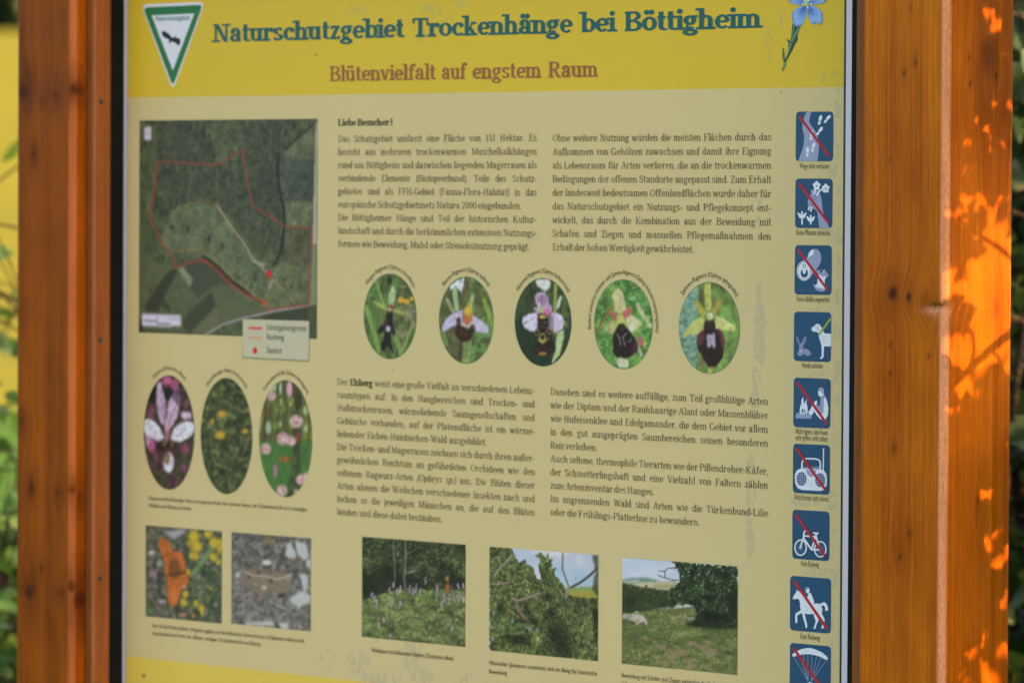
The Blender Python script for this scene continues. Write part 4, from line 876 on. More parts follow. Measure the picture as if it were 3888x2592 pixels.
    def band(s, v0, v1):
        return ((s.V > v0) & (s.V < v1)).astype(float)
    def build(s, name, label=None):
        if name == 'orchid_photo': s.tex(26, 44, .16, 91); s.tex(9, 12, .10, 92)
        I = s.I
        for _ in range({'plant_photo': 2, 'animal_photo': 2, 'orchid_photo': 1, 'aerial_map': 1}.get(name, 0)):
            Pd = np.pad(I, ((1, 1), (1, 1), (0, 0)), mode='edge'); I = (Pd[:-2, 1:-1]+Pd[2:, 1:-1]+Pd[1:-1, :-2]+Pd[1:-1, 2:]+2*Pd[1:-1, 1:-1])/6
        g = I.mean(2, keepdims=True); s.I = I*.94+g*.06
        s.I = np.clip(s.I, 3, 250); V = np.stack([s.X, np.full_like(s.X, -s.y), s.Z], -1).reshape(-1, 3); nx, nz = s.nx, s.nz
        i = np.arange(nz-1)[:, None]*nx+np.arange(nx-1)[None]; Fq = np.stack([i, i+1, i+nx+1, i+nx], -1).reshape(-1, 4)
        o = mesh_np(name, V, Fq, col=alb(s.I).reshape(-1, 3), m=PRINT, parent=PANEL)
        if label: o['label'] = label
        return o
def box_from(ul, ur, lr, ll, zoom=(0, 0, 1)):
    P = [at(zoom[0]+a*zoom[2], zoom[1]+b*zoom[2]) for a, b in (ul, ur, lr, ll)]
    return (float(P[0][0]+P[3][0])/2, float(P[1][0]+P[2][0])/2, float(P[2][2]+P[3][2])/2, float(P[0][2]+P[1][2])/2)
def oval_box(l, r, t, b, zoom):        # extreme left, right, top, bottom points
    f = lambda p: at(zoom[0]+p[0]*zoom[2], zoom[1]+p[1]*zoom[2])
    return (float(f(l)[0]), float(f(r)[0]), float(f(b)[2]), float(f(t)[2]))
def oval_rim(box, w, col, name='photo_rim'):
    P = Print(1.7*EPS, None); x0, x1, z0, z1 = box; cx, cz, rx, rz = (x0+x1)/2, (z0+z1)/2, (x1-x0)/2, (z1-z0)/2
    pts = []; T = []; n = 60
    for k in range(n+1):
        q = 2*math.pi*k/n; c, s_ = math.cos(q), math.sin(q); pts += [(cx+(rx-.001)*c, cz+(rz-.001)*s_), (cx+(rx+w)*c, cz+(rz+w)*s_)]
    for k in range(n): T += [(2*k, 2*k+1, 2*k+3), (2*k, 2*k+3, 2*k+2)]
    P.tri(pts, T, col); return P.build(name)

# aerial map -------------------------------------------------------------
ZM = (500, 430, .31463)                # second zoom is 460 px further down: v + 1462
D2 = (890-430)/.31463
c = Pic(box_from((95, 88), (2248, 70), (2240, 1257+D2), (95, 1185+D2), ZM), .00125, ZM)
c.fill((72, 80, 54)); 
light = [(78, 1060), (700, 1100), (1040, 1110), (1500, 1700), (1800, 1900), (2160, 2290), (1640, 2380), (1100, 2080), (820, 1720), (430, 1660), (350, 1500), (380, 1330), (480, 1180), (690, 1090)]
c.poly([(90, 80), (330, 80), (300, 600), (250, 1000), (200, 1180), (250, 1350), (400, 1650), (520, 1860), (250, 2200), (90, 2500)], (72, 84, 56), soft=3)
c.poly([(330, 80), (1950, 80), (1740, 500), (1800, 900), (1850, 1400), (1840, 1650), (1500, 1600), (1050, 1080), (700, 1080), (450, 1200), (350, 1300), (250, 1180), (310, 600)], (62, 70, 54), soft=3)
c.poly(light[1:], (88, 100, 72), soft=4)
c.poly([(1000, 80), (1300, 80), (1400, 400), (1250, 560), (1040, 600), (960, 400), (880, 200)], (76, 88, 64), soft=4)
c.poly([(2240, 130), (1820, 480), (1800, 530), (2210, 570), (2225, 150)], (92, 96, 70), soft=1); c.poly([(1800, 535), (2205, 575), (2190, 1080), (1850, 1065), (1810, 800)], (64, 72, 62), soft=2)
c.poly([(1850, 1065), (2190, 1085), (2180, 1390), (1860, 1360)], (92, 102, 72), soft=1); c.poly([(1850, 1370), (2170, 1400), (2150, 2290), (1790, 2050), (1800, 1700)], (76, 78, 56), soft=2)
c.poly([(1800, 1800), (2160, 1860), (2140, 2300), (1700, 2330), (1620, 2300), (1720, 1980)], (88, 98, 66), soft=3)
c.tex(16, 30, .30, 3); c.tex(70, 110, .30, 5); c.mixtex(60, 90, (96, 104, 76), .55, .75, 55, None, .4)
wood = c.inside([(330, 80), (2200, 80), (1800, 520), (1790, 900), (1850, 1700), (1780, 1900), (1500, 1560), (1050, 1080), (700, 1070), (420, 1250), (300, 1200), (310, 600)])
c.splat(2600, [(48, 50, 34), (38, 42, 28), (92, 94, 66), (76, 78, 52), (64, 64, 46), (100, 100, 74)], (8, 19), wood, 1.7, 4, .5, 90)
south = c.inside([(90, 1700), (500, 1860), (820, 1750), (1640, 2360), (1300, 2450), (900, 2680), (90, 2660)])
c.blend(c.soft(south, 2)*.6, (84, 92, 64))
c.poly([(560, 1870), (820, 1760), (1060, 1890), (1200, 2100), (1060, 2060), (960, 2110), (800, 2230), (720, 2120), (740, 2030), (640, 1850)], (64, 70, 54), soft=2)
c.poly([(560, 1880), (620, 1850), (745, 2010), (700, 2090)], (122, 132, 106), soft=1); c.poly([(520, 1870), (555, 1930), (440, 2120), (390, 2240), (480, 2370), (440, 2390), (340, 2290), (330, 2400), (180, 2380), (160, 2340), (330, 2060), (430, 1930)], (52, 58, 44), soft=2)
c.poly([(970, 2150), (1020, 2330), (690, 2660), (620, 2560), (640, 2450)], (58, 64, 46), soft=1); c.poly([(1060, 2230), (1620, 2380), (1350, 2440), (1070, 2560)], (84, 92, 62), soft=2); c.poly([(1030, 2330), (1070, 2560), (900, 2670), (720, 2660)], (92, 96, 70), soft=2)
c.poly([(1620, 2420), (2140, 2330), (2145, 2500), (1620, 2500)], (58, 62, 44), soft=1); c.poly([(90, 2480), (140, 2480), (150, 2600), (110, 2660), (90, 2660)], (46, 52, 40), soft=1)
c.splat(500, [(44, 50, 40), (52, 58, 44), (70, 76, 58)], (8, 16), c.inside([(560, 1870), (820, 1760), (1060, 1890), (1200, 2100), (1060, 2060), (800, 2230), (720, 2120)]), 1.3, 9, .45)
c.splat(260, [(62, 74, 52), (98, 110, 80), (70, 84, 60)], (9, 20), c.inside(light[1:]), 1.8, 12, .45, 90)
for x, y, a, b in ((940, 1510, 22, 70), (680, 1400, 24, 60), (380, 1740, 16, 60), (1500, 2000, 14, 60), (1450, 2080, 14, 50), (1560, 1850, 30, 20), (1380, 2030, 24, 20), (1300, 1990, 24, 20), (1850, 2010, 24, 18), (1930, 2090, 30, 20), (490, 1375, 40, 34), (235, 2140, 24, 30), (1100, 1600, 22, 50), (960, 380, 26, 90), (880, 230, 26, 90), (1960, 150, 26, 90), (1860, 250, 20, 60), (1645, 850, 24, 24), (1650, 1060, 26, 40), (720, 170, 16, 60), (1000, 520, 20, 60)):
    c.ell(x, y, a, b, (34, 42, 32), .75, .5)
c.line([(1770, 500), (1765, 700), (1790, 950), (1840, 1150), (1850, 1350), (1830, 1500), (1820, 1620), (1790, 1690)], 30, (24, 32, 24), .85); c.splat(120, [(24, 32, 22), (40, 50, 34)], (10, 22), c.inside([(1740, 500), (1800, 500), (1860, 1200), (1850, 1600), (1790, 1700), (1810, 1300), (1740, 800)]), 1.5, 61, .7); c.line([(1790, 1690), (1740, 1800), (1720, 1840)], 26, (36, 42, 34))
c.line([(870, 1740), (960, 1790), (1080, 1900), (1200, 2030), (1330, 2110), (1420, 2190)], 46, (30, 40, 28), .9); c.line([(1420, 2190), (1560, 2280)], 26, (34, 42, 32)); c.line([(2200, 130), (1850, 440)], 30, (42, 50, 38), .8); c.line([(180, 330), (110, 460)], 24, (36, 42, 32), .8)
c.line([(200, 100), (250, 110), (220, 160)], 60, (38, 46, 34), .6)
c.line([(900, 2670), (1100, 2550), (1350, 2470), (1700, 2390), (2140, 2315), (2240, 2295)], 28, (138, 134, 138)); c.poly([(2225, 140), (2250, 100), (2240, 1590), (2185, 1590), (2205, 900)], (158, 158, 148), soft=1)
c.poly([(2185, 1590), (2240, 1590), (2238, 2300), (2150, 2310)], (110, 126, 96), soft=1); c.poly([(2160, 2320), (2238, 2310), (2235, 2722), (2150, 2720)], (66, 76, 52), soft=1)
pth = (148, 116, 74)
c.line([(1040, 650), (1040, 900), (1040, 1110)], 13, (122, 98, 48), .7); c.line([(1040, 1110), (900, 1060), (690, 1090), (640, 1220), (560, 1370), (480, 1310), (430, 1350), (410, 1500), (420, 1600)], 13, (132, 108, 60), .75)
c.line([(1040, 1120), (1120, 1240), (1240, 1420), (1340, 1540), (1400, 1630), (1460, 1760), (1560, 1850), (1650, 1930)], 20, (150, 134, 112)); c.line([(1480, 1780), (1590, 1830)], 40, (150, 148, 136), .8); c.line([(1700, 2020), (1670, 2110)], 36, (146, 144, 130), .7)
c.line([(500, 1665), (620, 1665), (750, 1625), (860, 1655), (960, 1720), (1100, 1850), (1240, 2000), (1420, 2140), (1500, 2210), (1610, 2260)], 13, (148, 112, 52), .85)
c.line([(1700, 1990), (1800, 2110), (1890, 2190), (1970, 2290)], 14, (158, 124, 70), .8); c.line([(1670, 1990), (1640, 2150), (1620, 2280)], 12, (150, 100, 60), .8)
rd = (166, 56, 44)
c.line([(1040, 625), (320, 580), (300, 680), (280, 900), (255, 1060), (215, 1190), (240, 1320), (330, 1480), (370, 1590), (470, 1670), (500, 1760), (525, 1865), (680, 1800), (840, 1790), (840, 1755), (900, 1775), (1040, 1890), (1150, 2030), (1300, 2130), (1400, 2200), (1620, 2300), (1620, 2375), (1800, 2350), (2145, 2310), (2165, 1900), (2180, 1390), (1850, 1365), (1750, 1300), (1460, 1110), (1400, 800), (1335, 440), (1200, 530), (1040, 625)], 19, rd, .72)
c.line([(840, 1760), (1040, 1890), (1300, 2130), (1620, 2300)], 16, (168, 50, 40), .6); c.ell(1662, 1940, 36, 48, (196, 30, 26)); c.ell(1618, 2290, 22, 30, (196, 66, 32))
c.poly([(155, 165), (238, 160), (238, 325), (155, 328)], (188, 184, 204), soft=1); c.ell(197, 240, 20, 40, (150, 150, 160), .4)
c.poly([(130, 2425), (600, 2438), (597, 2575), (128, 2562)], (196, 190, 214), soft=1); c.line([(165, 2500), (300, 2506)], 22, (96, 124, 110)); c.line([(320, 2540), (465, 2545)], 22, (96, 124, 110)); c.line([(455, 2475), (575, 2478)], 26, (150, 156, 176), .7); c.line([(312, 2450), (312, 2540)], 16, (130, 130, 160), .7)
c.build('aerial_map', 'dark green aerial map with red reserve boundary')
# legend card
P = Print(3.2*EPS, ZM); P.poly([(1352, 1030+D2-6), (2152, 1052+D2), (2146, 1532+D2), (1345, 1488+D2)], (120, 124, 106)); P.poly([(1346, 1022+D2), (2146, 1044+D2), (2140, 1518+D2), (1350, 1476+D2)], (176, 176, 150))
P.seg([(1418, 1128+D2), (1580, 1133+D2)], 34, (196, 84, 66)); 
for k in range(9): P.seg([(1418+k*18.5, 1247+D2), (1430+k*18.5, 1247+D2)], 24, (206, 140, 90))
P.ell(1495, 1400+D2, 28, 40, (196, 40, 26))
f = lambda a, b: (500+a*.31463, 430+(b+D2)*.31463)
sans_line(P, "Schutzgebietsgrenze", f(1635, 1150), f(2110, 1168), .0108, (88, 92, 78), .01); sans_line(P, "Rundweg", f(1635, 1265), f(1845, 1275), .0108, (88, 92, 78), .01); sans_line(P, "Standort", f(1635, 1428), f(1820, 1437), .0108, (88, 92, 78), .01)
P.build('map_legend')

# left ovals -------------------------------------------------------------
ZO = (530, 1390, .36344)
ob = [oval_box((47, 640), (577, 690), (312, 95), (320, 1288), ZO), oval_box((642, 690), (1182, 740), (905, 120), (915, 1333), ZO), oval_box((1252, 720), (1808, 760), (1528, 143), (1532, 1366), ZO)]
c = Pic(ob[0], .0011, ZO, True); c.fill((46, 44, 34)); c.tex(40, 60, .5, 2); c.mixtex(60, 80, (100, 44, 66), .5, .75, 4, a=.8); c.splat(300, [(60, 60, 40), (110, 60, 80), (36, 40, 28), (86, 84, 56)], (12, 30), None, 1.5, 66, .5); c.mixtex(50, 50, (62, 74, 44), .5, .7, 9, c.band(850, 1300), .8)
c.ell(290, 150, 60, 60, (158, 82, 116)); c.ell(375, 190, 46, 70, (150, 76, 110)); c.ell(300, 215, 40, 30, (110, 50, 70)); c.ell(130, 280, 60, 110, (20, 24, 20), .9); c.ell(300, 290, 50, 80, (18, 22, 18), .9)
for p in ((130, 480, 40, 90), (490, 400, 36, 70), (480, 860, 70, 80), (470, 1060, 50, 70), (170, 940, 30, 70), (120, 840, 40, 80)): c.ell(*p, (148, 72, 112), .7, .6)
c.poly([(450, 470), (540, 480), (550, 540), (480, 560), (430, 520)], (190, 170, 196)); pt = (196, 172, 194)
c.poly([(190, 170), (240, 160), (235, 230), (265, 310), (278, 450), (262, 620), (225, 600), (190, 470), (178, 330)], (172, 148, 180)); c.poly([(300, 380), (335, 310), (360, 350), (420, 360), (400, 520), (350, 620), (280, 690), (262, 620), (290, 500)], (186, 160, 188))
c.poly([(340, 300), (370, 250), (425, 280), (430, 380), (400, 420), (370, 360)], (104, 78, 104))
c.poly([(48, 570), (90, 545), (150, 570), (215, 640), (262, 750), (190, 780), (120, 750), (70, 720), (50, 660)], (206, 200, 214)); c.poly([(330, 740), (360, 650), (430, 590), (510, 570), (568, 590), (575, 680), (530, 740), (430, 790), (340, 780)], (204, 200, 214))
c.line([(70, 610), (240, 740)], 10, (170, 140, 160), .5); c.line([(350, 760), (540, 620)], 10, (150, 120, 150), .5); c.line([(240, 350), (262, 640)], 14, (160, 118, 150), .6); c.line([(370, 430), (300, 640)], 14, (150, 108, 140), .6)
c.poly([(60, 700), (110, 750), (150, 780), (150, 850), (110, 880), (70, 820)], (160, 130, 170)); c.poly([(110, 770), (190, 780), (160, 860), (120, 920), (100, 850)], (168, 70, 110), .8)
c.poly([(160, 790), (400, 790), (390, 860), (300, 900), (200, 890)], (40, 34, 30), soft=2); c.ell(290, 700, 30, 110, (176, 120, 140), .7); c.ell(260, 800, 22, 40, (128, 96, 50), .8); c.ell(345, 815, 24, 44, (96, 82, 50), .8); c.ell(300, 890, 50, 50, (96, 44, 56), .8)
c.ell(308, 1000, 62, 115, (190, 180, 204)); c.ell(290, 960, 36, 70, (110, 96, 70)); c.ell(305, 1065, 46, 44, (208, 204, 220)); c.ell(280, 960, 12, 22, (160, 140, 70), .8); c.tex(20, 30, .3, 77); c.build('plant_photo', 'oval photo of a pink dittany flower')
c = Pic(ob[1], .0011, ZO, True); c.fill((78, 84, 50)); c.tex(50, 50, .45, 3); c.poly([(640, 100), (1190, 100), (1190, 560), (1000, 560), (850, 380), (640, 440)], (58, 64, 42), .7, 4)
c.splat(900, [(52, 66, 36), (112, 124, 72), (88, 100, 56), (44, 54, 34), (128, 134, 84)], (9, 20), None, 2.2, 6, .5); c.splat(200, [(36, 42, 28), (46, 54, 32)], (18, 34), None, 1.3, 8, .5)
for p in ((865, 495, 62, 44), (765, 575, 28, 36), (843, 715, 68, 56), (1105, 680, 44, 34), (665, 560, 20, 20)): c.ell(*p, (190, 152, 44), .9, .5); c.splat(60, [(206, 170, 52), (180, 130, 36), (160, 150, 60)], (6, 12), (np.hypot((c.U-p[0])/p[2], (c.V-p[1])/p[3]) < 1.1).astype(float), 1.2, int(p[0]), .8)
c.line([(800, 780), (850, 1040)], 10, (140, 128, 72), .7); c.line([(1160, 740), (1040, 1010)], 12, (128, 108, 76), .6); c.ell(865, 1095, 46, 36, (30, 34, 24), .9, .5); c.ell(760, 1180, 40, 40, (50, 52, 36), .7, .6); c.build('plant_photo', 'oval photo of yellow flowers in grass')
c = Pic(ob[2], .0011, ZO, True); c.fill((92, 104, 52)); c.tex(26, 120, .35, 5)
for x0, x1, col in ((1290, 1340, (70, 60, 40)), (1360, 1385, (60, 70, 36)), (1440, 1470, (58, 70, 34)), (1495, 1560, (74, 78, 46)), (1600, 1705, (66, 64, 40)), (1760, 1790, (76, 82, 36))): c.poly([(x0, 140), (x1, 140), (x1-8, 900), (x0-8, 900)], col, .9, 2)
for x, y, a, b in ((1350, 640, 40, 90), (1475, 230, 20, 90), (1480, 370, 16, 40), (1475, 600, 20, 40), (1735, 460, 30, 60), (1740, 650, 26, 60), (1410, 220, 24, 50), (1580, 400, 14, 30)): c.ell(x, y, a, b, (180, 194, 190), .85, .6)
c.mixtex(30, 90, (140, 158, 62), .5, .7, 13, c.band(330, 760), .7); c.poly([(1250, 780), (1810, 780), (1810, 1370), (1250, 1370)], (66, 112, 52), .9, 5); c.poly([(1610, 640), (1680, 640), (1680, 1000), (1710, 1366), (1540, 1366), (1600, 1020)], (58, 56, 38), .9, 3); c.ell(1655, 380, 48, 90, (46, 44, 30), .7)
c.splat(240, [(52, 98, 46), (84, 128, 60), (60, 86, 42)], (10, 24), c.band(800, 1370), 2, 3, .45, 90)
def lily(x, y, r):
    c.ell(x, y, r, r*1.05, (190, 160, 162), 1, .35); rg = np.random.default_rng(int(x))
    for k in range(22): a = rg.uniform(0, 6.28); q = rg.uniform(.1, .75); c.ell(x+q*r*math.cos(a), y+q*r*math.sin(a), r*.2, r*.34, [(168, 104, 108), (206, 196, 196), (150, 84, 88), (196, 174, 178)][k % 4], .7, .7)
for l in ((1640, 575, 78), (1500, 755, 76), (1590, 780, 60), (1322, 860, 66), (1385, 310, 52), (1490, 1295, 66), (1690, 1180, 66), (1370, 250, 30)): lily(*l)
c.ell(1568, 235, 34, 95, (196, 150, 168)); c.ell(1420, 1090, 24, 88, (160, 112, 128), .9); c.ell(1640, 1310, 26, 36, (200, 160, 180), .8); c.ell(1740, 1150, 22, 50, (206, 190, 196), .8)
c.ell(1475, 962, 18, 38, (176, 76, 38)); c.ell(1530, 970, 18, 38, (180, 80, 40)); c.ell(1572, 970, 14, 34, (150, 66, 40)); c.ell(1660, 740, 26, 60, (128, 66, 40), .9); c.ell(1320, 460, 26, 60, (110, 56, 44), .8); c.build('plant_photo', 'oval photo of pink turban lilies in a wood')
P = Print()
cc = [((b[0]+b[1])/2, (b[2]+b[3])/2, (b[1]-b[0])/2, (b[3]-b[2])/2) for b in ob]
for k, (txt, a) in enumerate((("Diptam (Dictamnus albus)", 33), ("Rauhhaariger Alant (Inula hirta)", 41), ("Türkenbund-Lilie (Lilium martagon)", 45))):
    x, z, rx, rz = cc[k]; sans_arc(P, txt, (x, z), (rx+.006, rz+.007), -a, a, .0072, INK, .006)
f = lambda a, b: (530+a*.36344, 1390+b*.36344)
sans_line(P, "Diptam und Rauhhaariger Alant sind typische Arten der warmen Säume, die Türkenbund-Lilie ist in schattigen", f(95, 1396), f(1752, 1508), .0068, INK, .006)
sans_line(P, "Wäldern am Elsberg zu finden", f(98, 1472), f(540, 1498), .0068, INK, .006)
ZI = (540, 1970, .3317); f = lambda a, b: (540+a*.3317, 1970+b*.3317)
sans_line(P, "Der Große Perlmuttfalter (Argynnis aglaja) und die Italienische Schönschrecke (Calliptamus italicus) sind", f(120, 1238), f(1855, 1405), .0068, INK, .006)
sans_line(P, "charakteristische Arten der offenen, steinigen Trockenbereiche am Elsberg", f(120, 1322), f(1355, 1444), .0068, INK, .006)
sans_line(P, "Waldsaum mit blühendem Diptam (Dictamnus albus)", (1411, 2474), (1722, 2504), .0074, INK, .006)
sans_line(P, "Wacholder (Juniperus communis) sind ein Beleg für historische", (1858, 2521), (2268, 2563), .0074, INK, .005)
sans_line(P, "Beweidung", (1858, 2554), (1926, 2561), .0074, INK, .005)
sans_line(P, "Beweidung mit Schafen und Ziegen verhindert die Verbuschung und", (2361, 2569), (2800, 2614), .0080, INK, .0)
sans_line(P, "sichert den Erhalt der offenen Trockenhänge", (2361, 2600), (2650, 2630), .0080, INK, .0)
# smudges and small marks on the laminate
for (u, v, rr_) in ((547, 2563, 2.4), (1200, 209, 1.3), (2967, 352, .9)):
    p = at(u, v); P.poly2([(float(p[0])+rr_/1000*1.4*math.cos(q), float(p[2])+rr_/1000*math.sin(q)) for q in np.linspace(0, 6.28, 9)[:-1]], (120, 112, 60))

# square photos ----------------------------------------------------------
c = Pic(box_from((45, 72), (918, 135), (912, 1192), (42, 1108), ZI), .00105, ZI); c.fill((84, 88, 72)); c.tex(70, 70, .5, 3); c.mixtex(60, 60, (136, 132, 132), .52, .7, 4, c.inside([(40, 300), (300, 300), (280, 1200), (40, 1200)]), .8); c.mixtex(50, 50, (46, 56, 36), .5, .66, 5, None, .8); c.mixtex(70, 50, (60, 92, 56), .55, .7, 6, c.inside([(500, 400), (930, 200), (930, 1200), (500, 1200)]), .9)
c.splat(500, [(58, 52, 46), (128, 122, 120), (86, 98, 60), (150, 146, 150), (70, 60, 54)], (10, 24), None, 1.4, 3, .45); c.poly([(250, 140), (480, 110), (520, 130), (420, 200), (360, 230)], (158, 156, 164), .9, 2); c.ell(110, 380, 44, 26, (176, 188, 178), .9); c.ell(200, 500, 50, 50, (160, 164, 176), .7, .6); c.ell(235, 940, 60, 26, (176, 168, 190), .8, .6); c.ell(210, 700, 60, 180, (48, 40, 38), .6, .6); c.ell(90, 1040, 50, 70, (84, 126, 78), .8, .6)
Y = (204, 176, 44)
for p in ((590, 200, 80, 90), (620, 310, 90, 80), (600, 420, 66, 64), (760, 170, 60, 50), (820, 270, 60, 90), (820, 430, 60, 60), (890, 300, 44, 110), (880, 500, 40, 50), (545, 600, 44, 40), (620, 960, 44, 46), (680, 1020, 40, 60), (690, 1070, 22, 44), (500, 860, 40, 60), (480, 960, 56, 40)): c.ell(*p, (190, 166, 44), .95, .45); c.splat(300, [(206, 184, 56), (172, 138, 34), (150, 140, 50), (110, 116, 50)], (12, 22), (np.hypot((c.U-p[0])/p[2], (c.V-p[1])/p[3]) < 1.15).astype(float), 1.4, int(p[0]+p[1]), .5)
c.line([(590, 610), (700, 480), (800, 330)], 50, (106, 140, 92), .85); c.line([(330, 300), (560, 160)], 12, (90, 100, 70), .5); c.splat(200, [(52, 84, 44), (38, 56, 32), (96, 120, 60)], (12, 26), c.inside([(520, 480), (900, 520), (900, 1000), (520, 1000)]), 2, 7, .5); c.splat(40, [(176, 130, 110), (190, 170, 60), (160, 160, 170)], (10, 20), c.inside([(600, 500), (900, 500), (900, 1180), (600, 700)]), 1.2, 17, .8)
O = (178, 96, 42)
c.poly([(185, 280), (205, 220), (245, 215), (310, 260), (360, 380), (420, 360), (470, 400), (495, 480), (500, 590), (535, 650), (530, 740), (450, 800), (430, 880), (400, 980), (350, 1000), (310, 970), (285, 850), (290, 700), (262, 600), (260, 480), (230, 420)], O, 1, 1)
c.tex(16, 16, .28, 9, c.inside([(185, 280), (245, 215), (360, 380), (470, 400), (535, 650), (450, 800), (350, 1000), (285, 850), (260, 480)])); c.poly([(320, 450), (400, 440), (470, 600), (420, 680), (330, 680), (300, 600)], (92, 60, 32), .7, 4); c.line([(300, 640), (500, 610)], 18, (60, 44, 28), .9); c.line([(240, 410), (340, 400)], 12, (96, 50, 26), .8); c.ell(370, 870, 70, 110, (200, 124, 56), .6, .6); c.ell(480, 770, 40, 30, (198, 160, 130), .8, .6)
c.ell(470, 1090, 50, 30, (190, 124, 100), .8, .5); c.ell(590, 1100, 30, 40, (180, 120, 80), .8, .5); c.build('animal_photo', 'photo of an orange butterfly on yellow flowers')
c = Pic(box_from((1028, 150), (1940, 215), (1928, 1283), (1022, 1190), ZI), .00105, ZI); c.fill((106, 104, 98)); c.tex(60, 60, .45, 2); c.tex(14, 14, .3, 8)
c.splat(1100, [(70, 66, 62), (140, 140, 140), (118, 114, 108), (88, 86, 80), (54, 50, 46), (156, 158, 160)], (8, 20), None, 1.5, 12, .5); c.mixtex(60, 60, (70, 66, 64), .5, .68, 41, c.band(150, 620), .7)
G = (178, 186, 186)
for q in ([(1660, 280), (1700, 270), (1760, 380), (1760, 440), (1690, 450), (1640, 400)], [(1750, 250), (1880, 270), (1910, 430), (1860, 470), (1780, 400)], [(1690, 900), (1820, 820), (1930, 870), (1925, 950), (1790, 1010), (1720, 960)], [(1800, 620), (1890, 640), (1900, 780), (1860, 850), (1830, 720)], [(1560, 1190), (1660, 1180), (1690, 1260), (1600, 1250)], [(1170, 1180), (1500, 1160), (1520, 1230), (1200, 1205)], [(1060, 640), (1110, 590), (1130, 640), (1080, 680)], [(1880, 470), (1930, 460), (1935, 560), (1890, 540)]): c.poly(q, G, .9, 1, 10)
c.ell(1430, 495, 60, 34, (188, 192, 178)); c.poly([(1200, 560), (1330, 545), (1440, 600), (1600, 590), (1720, 640), (1700, 760), (1560, 840), (1420, 860), (1280, 830), (1180, 760), (1160, 660)], (124, 112, 92), .85, 2)
c.splat(160, [(80, 66, 54), (168, 150, 138), (110, 96, 78), (60, 50, 44)], (10, 22), c.inside([(1200, 560), (1600, 590), (1720, 640), (1560, 840), (1280, 830), (1160, 660)]), 1.6, 5, .7, 70)
c.line([(1180, 600), (1260, 640), (1420, 650), (1560, 690), (1640, 660), (1720, 620)], 22, (164, 152, 150), .9); c.line([(1260, 560), (1440, 620)], 12, (90, 76, 62), .8); c.line([(1450, 930), (1560, 990), (1650, 1020)], 16, (160, 158, 164), .8); c.line([(1640, 800), (1700, 900)], 16, (150, 140, 134), .8); c.line([(1500, 900), (1640, 790)], 12, (140, 120, 96), .7)
c.ell(1400, 780, 40, 34, (176, 170, 156), .9, .5); c.ell(1590, 870, 50, 34, (42, 38, 34), .8, .6); c.ell(1440, 200, 90, 60, (98, 92, 50), .7, .7); c.ell(1460, 260, 50, 30, (140, 106, 50), .7, .6); c.ell(1330, 880, 34, 16, (170, 90, 46), .8, .6); c.ell(1700, 465, 50, 20, (140, 96, 50), .7, .6); c.ell(1250, 1080, 200, 100, (140, 146, 146), .35, .8)
c.build('animal_photo', 'photo of a grey grasshopper on stones')

# orchids ----------------------------------------------------------------
RIM = (60, 110, 84)
ZA = (1360, 1000, .26786)
b1 = oval_box((87, 740), (828, 780), (455, 150), (470, 1350), ZA); b2 = oval_box((1153, 790), (1920, 830), (1535, 192), (1545, 1415), ZA)
c = Pic(b1, .001, ZA, True); c.fill((92, 106, 58)); c.tex(40, 140, .35, 3); c.poly([(90, 150), (330, 150), (560, 1000), (500, 1350), (90, 1350)], (84, 118, 56), .6, 5); c.mixtex(70, 120, (60, 72, 44), .5, .66, 4, None, .8); c.mixtex(70, 90, (140, 130, 104), .52, .68, 8, c.inside([(540, 600), (830, 560), (830, 1100), (480, 1350), (440, 1000)]), .8)
for pts, w in (([(120, 620), (200, 880), (300, 1240)], 60), ([(260, 260), (340, 520), (380, 600)], 44), ([(540, 1050), (620, 1300)], 60), ([(760, 900), (650, 1200)], 40)): c.line(pts, w, (116, 158, 76), .8)
c.ell(450, 240, 50, 80, (34, 36, 26), .85, .5); c.ell(540, 260, 60, 90, (82, 128, 66), .7, .6); c.ell(190, 450, 50, 40, (112, 152, 110), .6, .7); c.ell(640, 330, 80, 24, (142, 146, 104), .7, .6)
for p in ((610, 520, 56, 60), (690, 540, 60, 48), (765, 500, 40, 44)): c.ell(*p, (202, 160, 44), .95, .4)
c.poly([(430, 590), (440, 430), (480, 330), (510, 310), (535, 370), (528, 500), (500, 600)], (158, 182, 130)); c.poly([(200, 540), (250, 530), (420, 620), (415, 670), (310, 620)], (150, 162, 84)); c.poly([(500, 650), (560, 645), (720, 700), (735, 720), (640, 740), (540, 720), (495, 690)], (146, 156, 82)); c.poly([(500, 690), (640, 740), (590, 765), (510, 740)], (84, 98, 50), .8)
c.ell(460, 605, 34, 36, (150, 84, 44)); c.ell(455, 655, 30, 24, (178, 140, 126)); c.line([(490, 640), (560, 595)], 12, (64, 64, 62)); DK = (30, 26, 22)
c.poly([(425, 690), (490, 690), (500, 760), (500, 860), (530, 940), (530, 1010), (500, 1020), (480, 960), (465, 1000), (470, 1110), (510, 1250), (500, 1275), (440, 1180), (410, 1170), (370, 1240), (325, 1240), (330, 1130), (360, 1080), (375, 990), (380, 940), (340, 980), (290, 1000), (280, 960), (310, 900), (360, 860), (395, 780), (405, 730)], DK); c.poly([(395, 790), (430, 800), (400, 890), (340, 900)], (104, 50, 46), .8); c.poly([(490, 820), (510, 880), (540, 930), (500, 960)], (96, 66, 72), .7); c.ell(430, 925, 42, 56, (176, 176, 200), .95, .4)
c.build('orchid_photo', 'oval photo of a narrow dark fly orchid'); oval_rim(b1, .0006, RIM)
c = Pic(b2, .001, ZA, True); c.fill((86, 96, 54)); c.tex(50, 110, .35, 7); c.mixtex(90, 110, (98, 140, 74), .48, .64, 4, c.inside([(1600, 190), (1920, 190), (1920, 1420), (1550, 1420)]), .85); c.mixtex(80, 80, (78, 68, 48), .5, .64, 5, c.inside([(1150, 300), (1560, 250), (1500, 1420), (1150, 1420)]), .6)
